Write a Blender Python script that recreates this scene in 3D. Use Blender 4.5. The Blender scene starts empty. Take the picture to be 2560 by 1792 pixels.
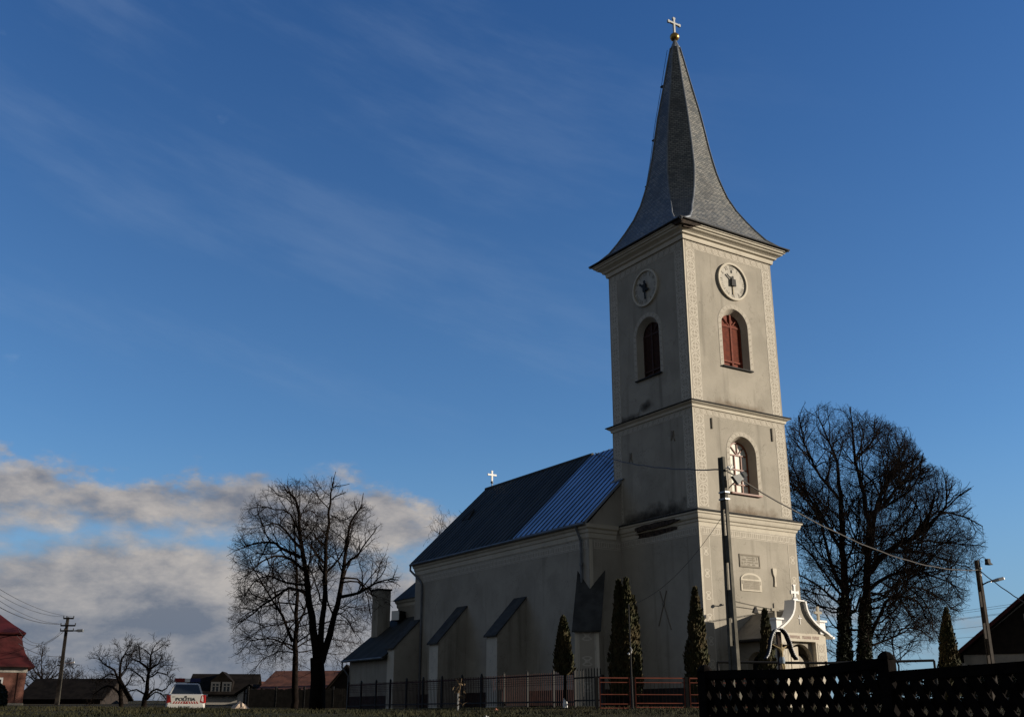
import bpy, math, random
from mathutils import Vector, Matrix
from math import sin, cos, pi, radians, sqrt, tan, atan2

# ------------------------------------------------------------------ camera, sky, sun, exposure
scene = bpy.context.scene
COL = scene.collection
FPX, PITCH = 2650.0, radians(18.55)          # focal length in photo pixels, upward tilt
SUN_EL, SUN_AZ = radians(14.0), radians(87.0)  # azimuth measured from -Y (towards the viewer) to +X (right)
SUN_STRENGTH, SKY_STRENGTH, EXPOSURE = 4.7, 0.10, 0.40

cam = bpy.data.cameras.new('camera')
cam.sensor_width = 36.0
cam.lens = FPX / 2560 * 36.0
cam.clip_start, cam.clip_end = 0.1, 6000
camo = bpy.data.objects.new('camera', cam)
COL.objects.link(camo)
camo.rotation_euler = (pi / 2 + PITCH, 0, 0)
scene.camera = camo
scene.view_settings.view_transform = 'Standard'
scene.view_settings.look = 'None'
scene.view_settings.gamma = 1.0
scene.view_settings.exposure = EXPOSURE


class Ex:
    """small helper: shader math written as python expressions"""
    def __init__(s, nt, v): s.nt, s.v = nt, v
    def _m(s, op, *a, clamp=False):
        n = s.nt.nodes.new('ShaderNodeMath'); n.operation = op; n.use_clamp = clamp
        for i, x in enumerate((s,) + a):
            x = x.v if isinstance(x, Ex) else x
            if isinstance(x, (int, float)): n.inputs[i].default_value = x
            else: s.nt.links.new(x, n.inputs[i])
        return Ex(s.nt, n.outputs[0])
    def __add__(s, o): return s._m('ADD', o)
    def __radd__(s, o): return s._m('ADD', o)
    def __sub__(s, o): return s._m('SUBTRACT', o)
    def __rsub__(s, o): return Ex(s.nt, o)._m('SUBTRACT', s)
    def __mul__(s, o): return s._m('MULTIPLY', o)
    def __rmul__(s, o): return s._m('MULTIPLY', o)
    def __truediv__(s, o): return s._m('DIVIDE', o)
    def abs(s): return s._m('ABSOLUTE')
    def frac(s): return s._m('FRACT')
    def lt(s, o): return s._m('LESS_THAN', o)
    def gt(s, o): return s._m('GREATER_THAN', o)
    def max(s, o): return s._m('MAXIMUM', o)
    def min(s, o): return s._m('MINIMUM', o)
    def pow(s, o): return s._m('POWER', o)
    def clamp(s): return s._m('ADD', 0.0, clamp=True)
    def ss(s, a, b):
        n = s.nt.nodes.new('ShaderNodeMapRange'); n.interpolation_type = 'SMOOTHSTEP'
        s.nt.links.new(s.v, n.inputs[0]); n.inputs[1].default_value = a; n.inputs[2].default_value = b
        return Ex(s.nt, n.outputs[0])


def link(nt, a, b): nt.links.new(a.v if isinstance(a, Ex) else a, b)


def mixc(nt, f, a, b):
    n = nt.nodes.new('ShaderNodeMix'); n.data_type = 'RGBA'
    for s, x in ((n.inputs[0], f), (n.inputs[6], a), (n.inputs[7], b)):
        x = x.v if isinstance(x, Ex) else x
        if isinstance(x, (int, float)): s.default_value = x
        elif isinstance(x, (tuple, list)): s.default_value = tuple(x)[:3] + (1,)
        else: nt.links.new(x, s)
    return n.outputs[2]


def noise(nt, vec, scale, detail=4, rough=0.55, dim='3D', dist=0.0):
    n = nt.nodes.new('ShaderNodeTexNoise'); n.noise_dimensions = dim
    n.inputs['Scale'].default_value = scale; n.inputs['Detail'].default_value = detail
    n.inputs['Roughness'].default_value = rough; n.inputs['Distortion'].default_value = dist
    if vec is not None: link(nt, vec, n.inputs['Vector'])
    return Ex(nt, n.outputs['Fac'])


def comb(nt, x, y, z):
    n = nt.nodes.new('ShaderNodeCombineXYZ')
    for i, a in enumerate((x, y, z)):
        a = a.v if isinstance(a, Ex) else a
        if isinstance(a, (int, float)): n.inputs[i].default_value = a
        else: nt.links.new(a, n.inputs[i])
    return n.outputs[0]


# world: physical sky with a bank of low cloud to the left and faint high streaks
world = bpy.data.worlds.new('World'); scene.world = world; world.use_nodes = True
wt = world.node_tree; wt.nodes.clear()
sky = wt.nodes.new('ShaderNodeTexSky'); sky.sky_type = 'NISHITA'; sky.sun_disc = False
sky.sun_elevation = SUN_EL
sky.sun_rotation = radians(90)
sky.altitude = 300; sky.air_density = 1.0; sky.dust_density = 0.2; sky.ozone_density = 2.2
wo = wt.nodes.new('ShaderNodeOutputWorld'); bg = wt.nodes.new('ShaderNodeBackground')
bg.inputs['Strength'].default_value = SKY_STRENGTH
tc = wt.nodes.new('ShaderNodeTexCoord')
sep = wt.nodes.new('ShaderNodeSeparateXYZ'); wt.links.new(tc.outputs['Generated'], sep.inputs[0])
dx, dy, dz = (Ex(wt, sep.outputs[i]) for i in range(3))
hor = (dx * dx + dy * dy).pow(0.5)
el = dz._m('ARCTAN2', hor) * (180 / pi)              # elevation, degrees
az = dx._m('ARCTAN2', dy) * (180 / pi)               # azimuth from +Y to the right, degrees
cv = comb(wt, az * 0.095, el * 0.19, 0.0)
n1 = noise(wt, cv, 1.5, 9, 0.58, dist=0.12)
n1b = noise(wt, comb(wt, az * 0.095 + 0.07, el * 0.19 + 0.16, 0.0), 1.5, 9, 0.58, dist=0.12)
n2 = noise(wt, comb(wt, az * 0.09 + 3.1, el * 0.16 + 7.0, 4.0), 1.2, 6, 0.6)
n3 = noise(wt, comb(wt, az * 0.30, el * 0.60, 9.0), 1.3, 7, 0.62)
# coverage of the bank by elevation and azimuth
top_e = 13.2 - (az + 17.0).max(0.0) * 0.20 + (n2 - 0.5) * 6.5 + (n3 - 0.5) * 2.0
up = (top_e - el).ss(-0.3, 1.4)                                    # upper edge of the bank, about 13 degrees up
low = (el * -1.0 + 7.2).ss(0.0, 2.5)                               # nearly closed layer near the horizon
gap = (1.0 - ((el - 8.2 + (n2 - 0.5) * 3.0).abs() / 1.5).min(1.0)) # band of blue gaps between the two layers
right = (az * -1.0).ss(-7.0, 9.0)                                  # clear sky to the right
bias = up * 0.30 + low * 0.10 - gap * 0.17 + right * 0.34 - 0.50
cm = (n1 * 0.8 + n3 * 0.2 + bias).ss(0.37, 0.63) * up
lit = ((n1 - n1b) * 3.6 + 0.44 + (n3 - 0.5) * 1.1).clamp()
ccol = mixc(wt, lit, (1.35, 1.42, 1.68), (3.95, 3.58, 3.25))
ccol = mixc(wt, el.ss(0.0, 8.5) * 0.62 + 0.38, (0.66, 1.0, 1.65), ccol)
# high thin streaks and a few small puffs
st = noise(wt, comb(wt, az * 0.035 + el * 0.03, el * 0.13 + az * 0.03, 2.0), 1.7, 8, 0.62)
sm = (st + n2 * 0.25).ss(0.56, 0.90) * 0.125 * (el - 11.0).ss(0.0, 8.0) * (az * -1.0).ss(-26.0, 4.0)
puff = noise(wt, comb(wt, az * 0.28, el * 0.45, 21.0), 1.0, 5, 0.5)
sm = sm.max((puff.ss(0.66, 0.80)) * 0.22 * (el - 12.0).ss(0.0, 6.0) * (az * -1.0).ss(10.0, 24.0))
tint = mixc(wt, el.ss(12.0, 44.0), (0.53, 0.785, 1.05), (0.35, 0.66, 1.06))
mu = wt.nodes.new('ShaderNodeMix'); mu.data_type = 'RGBA'; mu.blend_type = 'MULTIPLY'; mu.inputs[0].default_value = 1.0
wt.links.new(sky.outputs[0], mu.inputs[6]); wt.links.new(tint, mu.inputs[7])
c0 = mixc(wt, (1.0 - el.ss(0.0, 15.0)) * 0.75, mu.outputs[2], (1.65, 2.62, 3.85))
c1 = mixc(wt, sm, c0, (2.5, 3.3, 4.6))
c2 = mixc(wt, cm * 0.93, c1, ccol)
# unseen sky behind and beside the viewer, invented grey-blue fill for shaded walls
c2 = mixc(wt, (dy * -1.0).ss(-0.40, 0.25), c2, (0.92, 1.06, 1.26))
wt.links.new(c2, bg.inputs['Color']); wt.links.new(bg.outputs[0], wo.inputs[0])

sund = bpy.data.lights.new('sun', 'SUN'); sund.energy = SUN_STRENGTH; sund.angle = radians(0.5)
sund.color = (1.0, 0.90, 0.76)
suno = bpy.data.objects.new('sun', sund); COL.objects.link(suno)
SDIR = Vector((cos(SUN_EL) * sin(SUN_AZ), -cos(SUN_EL) * cos(SUN_AZ), sin(SUN_EL)))
suno.rotation_euler = (-SDIR).to_track_quat('-Z', 'Y').to_euler()
suno.location = SDIR * 300

# ------------------------------------------------------------------ helpers
RND = random.Random(7)
CP, SP = cos(PITCH), sin(PITCH)


def pt(px, py, Y):
    """point of the place at distance Y along +Y that the photograph shows at pixel (px,py)"""
    a, b = (px - 1280) / FPX, -(py - 896) / FPX
    d = Vector((a, CP - b * SP, SP + b * CP))
    return d * (Y / d.y)


def smooth(a, b, x):
    t = min(1, max(0, (x - a) / (b - a))); return t * t * (3 - 2 * t)


GK = [(-400, -1.6), (3, -1.55), (9.5, -1.35), (14, -0.7), (18.5, -0.09), (27, 0.07), (34, 0.14), (40, 0.22), (60, 0.25),
      (90, 0.75), (140, 1.4), (300, 3.6), (900, 10.5), (2500, 24)]


def ground_z(x, y):
    z = GK[-1][1]
    for (a, za), (b, zb) in zip(GK, GK[1:]):
        if y <= b:
            t = max(0, (y - a) / (b - a)); z = za + (zb - za) * t; break
    z -= 0.38 * smooth(-6, -12, x) * smooth(38, 42.5, y) * smooth(75, 55, y)
    z += 0.05 * sin(x * 0.31 + y * 0.17) * smooth(16, 24, y) * smooth(60, 40, y)
    return z


class MB:
    def __init__(s): s.v, s.f, s.uv, s.mi = [], [], [], []
    def face(s, pts, uv=None, m=0):
        b = len(s.v); s.v += [tuple(p) for p in pts]; s.f.append(tuple(range(b, b + len(pts)))); s.uv.append(uv); s.mi.append(m)
    def box(s, x0, y0, z0, x1, y1, z1, m=0, M=None):
        b = len(s.v)
        vs = [(x0, y0, z0), (x1, y0, z0), (x1, y1, z0), (x0, y1, z0), (x0, y0, z1), (x1, y0, z1), (x1, y1, z1), (x0, y1, z1)]
        if M is not None: vs = [tuple(M @ Vector(q)) for q in vs]
        s.v += vs
        for q in ((0, 3, 2, 1), (4, 5, 6, 7), (0, 1, 5, 4), (1, 2, 6, 5), (2, 3, 7, 6), (3, 0, 4, 7)):
            s.f.append(tuple(b + i for i in q)); s.uv.append(None); s.mi.append(m)
        return s
    def bar(s, p, q, w, h=None, m=0):
        """square bar between two points"""
        h = h or w; p, q = Vector(p), Vector(q); d = q - p; L = d.length
        R = d.to_track_quat('Y', 'Z').to_matrix().to_4x4(); R.translation = p
        return s.box(-w / 2, 0, -h / 2, w / 2, L, h / 2, m, R)
    def tube(s, pts, rad, k=6, m=0, caps=True):
        n = len(pts); b = len(s.v)
        if not isinstance(rad, (list, tuple)): rad = [rad] * n
        P = [Vector(p) for p in pts]; ref = None
        for i in range(n):
            t = P[min(i + 1, n - 1)] - P[max(i - 1, 0)]
            if t.length < 1e-9: t = Vector((0, 0, 1))
            t.normalize()
            if ref is None: ref = Vector((0, 0, 1)) if abs(t.z) < 0.9 else Vector((1, 0, 0))
            e1 = ref - t * ref.dot(t)
            if e1.length < 1e-6: e1 = t.orthogonal()
            e1.normalize(); e2 = t.cross(e1); ref = e1
            for j in range(k):
                a = 2 * pi * j / k; q = P[i] + (e1 * cos(a) + e2 * sin(a)) * rad[i]
                s.v.append((q.x, q.y, q.z))
        for i in range(n - 1):
            for j in range(k):
                j2 = (j + 1) % k; o = b + i * k
                s.f.append((o + j, o + j2, o + k + j2, o + k + j)); s.uv.append(None); s.mi.append(m)
        if caps:
            s.f.append(tuple(b + j for j in range(k))[::-1]); s.uv.append(None); s.mi.append(m)
            s.f.append(tuple(b + (n - 1) * k + j for j in range(k))); s.uv.append(None); s.mi.append(m)
        return s
    def lathe(s, prof, c=(0, 0, 0), k=16, m=0):
        b = len(s.v); n = len(prof)
        for r, z in prof:
            for j in range(k):
                a = 2 * pi * j / k; s.v.append((c[0] + r * cos(a), c[1] + r * sin(a), c[2] + z))
        for i in range(n - 1):
            for j in range(k):
                j2 = (j + 1) % k; o = b + i * k
                s.f.append((o + j, o + j2, o + k + j2, o + k + j)); s.uv.append(None); s.mi.append(m)
        s.f.append(tuple(b + j for j in range(k))[::-1]); s.uv.append(None); s.mi.append(m)
        s.f.append(tuple(b + (n - 1) * k + j for j in range(k))); s.uv.append(None); s.mi.append(m)
        return s
    def prism(s, poly, fr, d0, d1, m=0):
        """polygon (a,z) in frame fr(a,z,d), extruded from depth d0 to d1"""
        n = len(poly); A = [fr(a, z, d0) for a, z in poly]; B = [fr(a, z, d1) for a, z in poly]
        s.face(A, m=m); s.face(B[::-1], m=m)
        for i in range(n):
            j = (i + 1) % n; s.face([A[j], A[i], B[i], B[j]], m=m)
        return s
    def rings(s, loops, m=0, close=True):
        """loops of equal length joined by quads"""
        for A, B in zip(loops, loops[1:]):
            n = len(A)
            for i in range(n if close else n - 1):
                j = (i + 1) % n; s.face([A[i], A[j], B[j], B[i]], m=m)
        return s
    def sphere(s, c, r, k=12, m=0, sz=1.0):
        pr = [(max(1e-4, r * sin(pi * i / k)), -r * sz * cos(pi * i / k)) for i in range(k + 1)]
        return s.lathe(pr, c, k + 4, m)
    def build(s, name, mats, parent=None, smooth=False, weld=False):
        me = bpy.data.meshes.new(name); me.from_pydata(s.v, [], s.f)
        for m in (mats if isinstance(mats, (list, tuple)) else [mats]): me.materials.append(m)
        if any(s.mi): me.polygons.foreach_set('material_index', s.mi)
        if any(u is not None for u in s.uv):
            L = me.uv_layers.new(name='UVMap'); flat = []
            for f, u in zip(s.f, s.uv):
                for i in range(len(f)): flat += list(u[i]) if u else [0, 0]
            L.data.foreach_set('uv', flat)
        if weld:
            import bmesh
            bm = bmesh.new(); bm.from_mesh(me); bmesh.ops.remove_doubles(bm, verts=bm.verts, dist=1e-4)
            bmesh.ops.recalc_face_normals(bm, faces=bm.faces); bm.to_mesh(me); bm.free()
        if smooth: me.polygons.foreach_set('use_smooth', [True] * len(me.polygons))
        me.update()
        o = bpy.data.objects.new(name, me); COL.objects.link(o)
        if parent is not None: o.parent = parent
        return o


def tag(o, label=None, cat=None, group=None, kind=None):
    for k, v in (('label', label), ('category', cat), ('group', group), ('kind', kind)):
        if v: o[k] = v
    return o


def thing(name, label, cat, loc=(0, 0, 0), rz=0, group=None):
    o = bpy.data.objects.new(name, None); COL.objects.link(o); o.empty_display_size = 0.3
    o.location = loc; o.rotation_euler = (0, 0, rz)
    return tag(o, label, cat, group)


def text_mesh(body, size, extrude, M, mb, m=0):
    cu = bpy.data.curves.new('lettering', 'FONT'); cu.body = body; cu.size = size; cu.extrude = extrude
    cu.align_x = 'CENTER'; cu.align_y = 'CENTER'; cu.resolution_u = 2
    o = bpy.data.objects.new('lettering', cu); COL.objects.link(o)
    dg = bpy.context.evaluated_depsgraph_get(); me = o.evaluated_get(dg).to_mesh()
    b = len(mb.v); mb.v += [tuple(M @ v.co) for v in me.vertices]
    for p in me.polygons: mb.f.append(tuple(b + i for i in p.vertices)); mb.uv.append(None); mb.mi.append(m)
    o.evaluated_get(dg).to_mesh_clear(); bpy.data.objects.remove(o); bpy.data.curves.remove(cu)


# ------------------------------------------------------------------ materials
def mat(name, col, rough=0.8, var=0.0, vscale=3.0, col2=None, bump=0.0, bscale=30.0, metal=0.0, spec=0.3, stretch=None, thr=(0.35, 0.65)):
    m = bpy.data.materials.new(name); m.use_nodes = True; nt = m.node_tree
    b = nt.nodes['Principled BSDF']; b.inputs['Roughness'].default_value = rough
    b.inputs['Metallic'].default_value = metal; b.inputs['Specular IOR Level'].default_value = spec
    c = tuple(col) + (1,)
    b.inputs['Base Color'].default_value = c
    t = nt.nodes.new('ShaderNodeTexCoord'); vec = t.outputs['Object']
    if stretch:
        mp = nt.nodes.new('ShaderNodeMapping'); mp.inputs['Scale'].default_value = stretch
        nt.links.new(vec, mp.inputs[0]); vec = mp.outputs[0]
    if var or col2:
        c2 = col2 or tuple(x * (1 - var) for x in col)
        f = noise(nt, vec, vscale, 6, 0.6).ss(*thr)
        nt.links.new(mixc(nt, f, c, c2), b.inputs['Base Color'])
    if bump:
        bn = nt.nodes.new('ShaderNodeBump'); bn.inputs['Strength'].default_value = bump; bn.inputs['Distance'].default_value = 0.02
        link(nt, noise(nt, vec, bscale, 4), bn.inputs['Height']); nt.links.new(bn.outputs[0], b.inputs['Normal'])
    return m


def plaster(name, col, dark, stain=0.75):
    m = bpy.data.materials.new(name); m.use_nodes = True; nt = m.node_tree
    b = nt.nodes['Principled BSDF']; b.inputs['Roughness'].default_value = 0.92; b.inputs['Specular IOR Level'].default_value = 0.15
    t = nt.nodes.new('ShaderNodeTexCoord'); v = t.outputs['Object']
    big = noise(nt, v, 0.55, 5, 0.6).ss(0.32, 0.70)
    mp = nt.nodes.new('ShaderNodeMapping'); mp.inputs['Scale'].default_value = (2.2, 2.2, 0.16); nt.links.new(v, mp.inputs[0])
    run = noise(nt, mp.outputs[0], 1.0, 5, 0.6).ss(0.52, 0.78)
    fine = noise(nt, v, 7.0, 4, 0.7)
    c = mixc(nt, big * 0.8, tuple(col), tuple(dark))
    rep = noise(nt, v, 0.42, 3, 0.5, dist=0.6).ss(0.56, 0.60)
    c = mixc(nt, rep * 0.35, c, tuple(x * 1.12 for x in col))
    crk = (noise(nt, v, 0.9, 7, 0.62, dist=0.8) - 0.5).abs().lt(0.0035) * noise(nt, v, 0.5, 2).gt(0.52)
    c = mixc(nt, crk * 0.5, c, tuple(x * 0.45 for x in dark))
    c = mixc(nt, run * stain, c, tuple(x * 0.62 for x in dark))
    c = mixc(nt, (fine - 0.35).clamp() * 0.35, c, tuple(x * 0.75 for x in col))
    nt.links.new(c, b.inputs['Base Color'])
    bn = nt.nodes.new('ShaderNodeBump'); bn.inputs['Strength'].default_value = 0.25; bn.inputs['Distance'].default_value = 0.03
    link(nt, noise(nt, v, 22.0, 5), bn.inputs['Height']); nt.links.new(bn.outputs[0], b.inputs['Normal'])
    return m


def sgraffito(name, base, line, kind):
    """scratched plaster ornament; UV: x counts cells along the band, y runs 0..1 across it"""
    m = bpy.data.materials.new(name); m.use_nodes = True; nt = m.node_tree
    b = nt.nodes['Principled BSDF']; b.inputs['Roughness'].default_value = 0.9; b.inputs['Specular IOR Level'].default_value = 0.15
    t = nt.nodes.new('ShaderNodeTexCoord'); s = nt.nodes.new('ShaderNodeSeparateXYZ'); nt.links.new(t.outputs['UV'], s.inputs[0])
    U, V = Ex(nt, s.outputs[0]), Ex(nt, s.outputs[1])
    fu, fv = U.frac() - 0.5, V - 0.5
    r = (fu * fu + fv * fv).pow(0.5)
    edge = fv.abs().gt(0.435)
    if kind == 'cross':
        k = (r - 0.37).abs().lt(0.05).max(fu.abs().lt(0.04) * r.lt(0.40)).max(fv.abs().lt(0.04) * r.lt(0.40)).max(fu.abs().gt(0.455))
        k = k.max((r - 0.56).abs().lt(0.04))
    elif kind == 'scroll':
        k = (r - 0.30).abs().lt(0.055).max((r - 0.12).abs().lt(0.05)).max((fv + fu * 0.8).abs().lt(0.05) * r.gt(0.3))
    elif kind == 'key':
        a = (fu + 0.36).abs().lt(0.05).max((fu - 0.36).abs().lt(0.05) * fv.gt(-0.3)).max((fu - 0.05).abs().lt(0.045) * fv.abs().lt(0.22))
        k = a.max((fv - 0.30).abs().lt(0.05)).max((fv + 0.28).abs().lt(0.05) * fu.gt(-0.2))
        k = k * fv.abs().lt(0.36)
    elif kind == 'star':
        a = (fu.abs() - fv.abs()).abs().lt(0.06) * r.lt(0.40)
        k = a.max((r - 0.36).abs().lt(0.04) * (fu.abs() - fv.abs()).gt(0.0)).max((r - 0.10).abs().lt(0.04))
        k = k * (U * 0.5).frac().gt(0.5)
    else:
        k = (r - 0.3).abs().lt(0.06).max((fu.abs() - fv.abs()).abs().lt(0.05))
    f = k.max(edge)
    wear = noise(nt, t.outputs['Object'], 5.0, 4, 0.7).ss(0.28, 0.55)
    nz = noise(nt, t.outputs['Object'], 1.2, 5, 0.6)
    bc = mixc(nt, nz, tuple(base), tuple(x * 0.82 for x in base))
    nt.links.new(mixc(nt, f * (wear * 0.7 + 0.3), bc, tuple(line)), b.inputs['Base Color'])
    bn = nt.nodes.new('ShaderNodeBump'); bn.inputs['Strength'].default_value = 0.4; bn.inputs['Distance'].default_value = 0.02
    link(nt, f, bn.inputs['Height']); nt.links.new(bn.outputs[0], b.inputs['Normal'])
    return m


def slate(name, c1, c2, mortar, bw, bh, rough=0.45, spec=0.5, patch=None):
    m = bpy.data.materials.new(name); m.use_nodes = True; nt = m.node_tree
    b = nt.nodes['Principled BSDF']; b.inputs['Roughness'].default_value = rough; b.inputs['Specular IOR Level'].default_value = spec
    t = nt.nodes.new('ShaderNodeTexCoord'); br = nt.nodes.new('ShaderNodeTexBrick')
    nt.links.new(t.outputs['UV'], br.inputs['Vector'])
    br.inputs['Scale'].default_value = 1.0; br.inputs['Brick Width'].default_value = bw; br.inputs['Row Height'].default_value = bh
    br.inputs['Mortar Size'].default_value = 0.016; br.inputs['Mortar Smooth'].default_value = 0.4
    br.inputs['Color1'].default_value = tuple(c1) + (1,); br.inputs['Color2'].default_value = tuple(c2) + (1,); br.inputs['Mortar'].default_value = tuple(mortar) + (1,)
    br.inputs['Bias'].default_value = -0.2
    f = noise(nt, t.outputs['Object'], 0.9, 6, 0.65).ss(0.42, 0.72)
    c = mixc(nt, f * 0.75, br.outputs['Color'], patch or tuple(x * 0.5 for x in c1))
    nt.links.new(c, b.inputs['Base Color'])
    bn = nt.nodes.new('ShaderNodeBump'); bn.inputs['Strength'].default_value = 0.7; bn.inputs['Distance'].default_value = 0.03; bn.invert = True
    nt.links.new(br.outputs['Fac'], bn.inputs['Height']); nt.links.new(bn.outputs[0], b.inputs['Normal'])
    return m


WALL = (0.41, 0.37, 0.305); WALLD = (0.30, 0.272, 0.222)
M_wall = plaster('weathered_plaster', WALL, WALLD)
M_trim = plaster('cream_plaster', (0.64, 0.585, 0.48), (0.54, 0.48, 0.385), 0.35)
M_grey = plaster('grey_plaster', (0.40, 0.36, 0.29), (0.32, 0.285, 0.23))
LINE = (0.57, 0.52, 0.435); BASE = (0.42, 0.375, 0.305)
M_cross = sgraffito('scratched_cross_ornament', BASE, LINE, 'cross')
M_scroll = sgraffito('scratched_scroll_ornament', BASE, LINE, 'scroll')
M_key = sgraffito('scratched_key_ornament', BASE, LINE, 'key')
M_star = sgraffito('scratched_star_ornament', BASE, LINE, 'star')
M_porchorn = sgraffito('porch_ornament', (0.62, 0.57, 0.47), (0.42, 0.37, 0.30), 'loop')
M_slate = slate('spire_slate', (0.25, 0.24, 0.21), (0.075, 0.085, 0.085), (0.03, 0.032, 0.03), 0.21, 0.115, patch=(0.06, 0.058, 0.05))
M_dark = mat('dark_eave_board', (0.03, 0.028, 0.026), 0.8, 0.5)
M_lead = mat('grey_lead_flashing', (0.22, 0.235, 0.25), 0.5, 0.3, metal=0.3)
M_gold = mat('gilded_copper', (0.55, 0.33, 0.09), 0.32, 0.4, 8, metal=0.9)
M_iron = mat('galvanised_iron', (0.42, 0.42, 0.40), 0.5, 0.2, metal=0.4)
M_white = mat('white_paint', (0.82, 0.80, 0.76), 0.6)
M_roofold = mat('weathered_tin_roof', (0.046, 0.048, 0.043), 0.65, 0.5, 1.4, metal=0.0, spec=0.2, stretch=(0.3, 1.2, 0.3))
M_roofnew = mat('new_tin_roof', (0.50, 0.56, 0.66), 0.36, 0.4, 1.2, metal=0.9, spec=0.5, stretch=(0.3, 1.2, 0.3))
M_seam = mat('tin_roof_seam', (0.035, 0.045, 0.06), 0.5)
M_plinth = mat('dark_stone_plinth', (0.035, 0.03, 0.028), 0.9, 0.5, 4)
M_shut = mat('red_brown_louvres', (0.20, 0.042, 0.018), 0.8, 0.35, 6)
M_shutshade = mat('shade_toned_louvres', (0.055, 0.022, 0.014), 0.75, 0.35, 6)  # darker copy of the red louvres, shade of the unlit side put into colour
M_frame = mat('red_brown_window_wood', (0.24, 0.075, 0.028), 0.5, 0.3, 6)
M_void = mat('dark_interior', (0.008, 0.008, 0.008), 0.9)
M_clock = mat('pale_clock_face', (0.49, 0.45, 0.375), 0.7, 0.2, 4)
M_numer = mat('clock_numeral_paint', (0.21, 0.19, 0.15), 0.7)
M_black = mat('black_iron', (0.012, 0.011, 0.010), 0.7)
M_stain = mat('soot_and_bare_brick', (0.05, 0.036, 0.026), 0.95, 0.6, 7, bump=0.6)
M_rubble = mat('exposed_brick', (0.085, 0.06, 0.045), 0.95, 0.75, 9, bump=0.8)
M_crack = mat('dark_wall_crack', (0.21, 0.185, 0.15), 0.95)
M_plaqueline = mat('engraved_grey', (0.24, 0.21, 0.165), 0.9)
M_butt = mat('tin_buttress_cover', (0.060, 0.060, 0.056), 0.75, 0.4, 2, spec=0.12)
M_gutter = mat('dull_tin_gutter', (0.16, 0.17, 0.18), 0.5, 0.3, 3, metal=0.3)


def glass(name, col, rough=0.08):
    m = mat(name, col, rough, spec=0.8); return m


M_palepane = mat('pale_window_glass', (0.74, 0.74, 0.62), 0.12, 0.12, 5, spec=0.9)  # pane brightness set by a pale glass colour, paler rectangles on some panes
M_palepane2 = mat('paler_window_glass', (0.85, 0.83, 0.76), 0.12, spec=0.9)

# ------------------------------------------------------------------ church
YAW = 0.57
CH = Vector((7.497, 42.448, 0))
church = thing('church', 'plastered church with square clock tower, slate spire and tin roofed nave', 'church', CH, YAW)
NR = Vector((cos(YAW), sin(YAW), 0)); NN = Vector((-sin(YAW), cos(YAW), 0))


def cw(u, v, z): return CH + NR * u + NN * v + Vector((0, 0, z))


def front(v0): return lambda a, z, d=0.0: (a, v0 + d, z)
def side(u0): return lambda a, z, d=0.0: (u0 + d, a, z)


def arch_pts(c, hw, zb, zs, n=18):
    return [(c - hw, zb)] + [(c - hw * cos(pi * i / n), zs + hw * sin(pi * i / n)) for i in range(n + 1)] + [(c + hw, zb)]


def arch_wall(mb, fr, a0, a1, z0, z1, c, hw, zb, zs, d, sp, flip=False):
    O = arch_pts(c, hw, zb, zs); I = arch_pts(c, hw - sp, zb + sp * 0.25, zs)
    F = (lambda q: q[::-1]) if flip else (lambda q: q)
    mb.face(F([fr(a0, z0), fr(c - hw, z0), fr(c - hw, z1), fr(a0, z1)]))
    mb.face(F([fr(c + hw, z0), fr(a1, z0), fr(a1, z1), fr(c + hw, z1)]))
    mb.face(F([fr(c - hw, z0), fr(c + hw, z0), fr(c + hw, zb), fr(c - hw, zb)]))
    for (a, z), (b, y) in zip(O[1:-1], O[2:-1]):
        mb.face(F([fr(a, z), fr(b, y), fr(b, z1), fr(a, z1)]))
    n = len(O)
    for i in range(n):
        j = (i + 1) % n
        mb.face(F([fr(*O[j]), fr(*O[i]), fr(*I[i], d), fr(*I[j], d)]))
    return I


def band(mb, fr, a0, z0, a1, z1, cell, along, d=-0.008, flip=False, m=0):
    """thin ornamental strip standing 8 mm proud of the wall"""
    if along == 'z':
        n = max(1, round((z1 - z0) / cell)); uv = [(0, 0), (0, 1), (n, 1), (n, 0)]
    else:
        n = max(1, round((a1 - a0) / cell)); uv = [(0, 0), (n, 0), (n, 1), (0, 1)]
    q = [fr(a0, z0, d), fr(a1, z0, d), fr(a1, z1, d), fr(a0, z1, d)]
    if flip: q, uv = q[::-1], uv[::-1]
    mb.face(q, uv, m)
    P = [(a0, z0), (a1, z0), (a1, z1), (a0, z1)]
    for i in range(4):
        j = (i + 1) % 4; mb.face([fr(*P[i], d), fr(*P[j], d), fr(*P[j], 0.01), fr(*P[i], 0.01)], None, m)


def ring_band(mb, fr, c, hw, w, zb, zs, d=-0.010, cell=0.28):
    O = arch_pts(c, hw + w, zb, zs); I = arch_pts(c, hw, zb, zs); s = 0
    for (o0, o1, i0, i1) in zip(O, O[1:], I, I[1:]):
        L = math.dist(o0, o1) / cell
        mb.face([fr(*i0, d), fr(*o0, d), fr(*o1, d), fr(*i1, d)], [(s, 0), (s, 1), (s + L, 1), (s + L, 0)])
        mb.face([fr(*o0, d), fr(*o0, 0.01), fr(*o1, 0.01), fr(*o1, d)])
        mb.face([fr(*i0, d), fr(*i1, d), fr(*i1, 0.01), fr(*i0, 0.01)])
        s += L


def square(h0, h1, e, z): return [(h0 - e, h0 - e, z), (h1 + e, h0 - e, z), (h1 + e, h1 + e, z), (h0 - e, h1 + e, z)]


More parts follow.
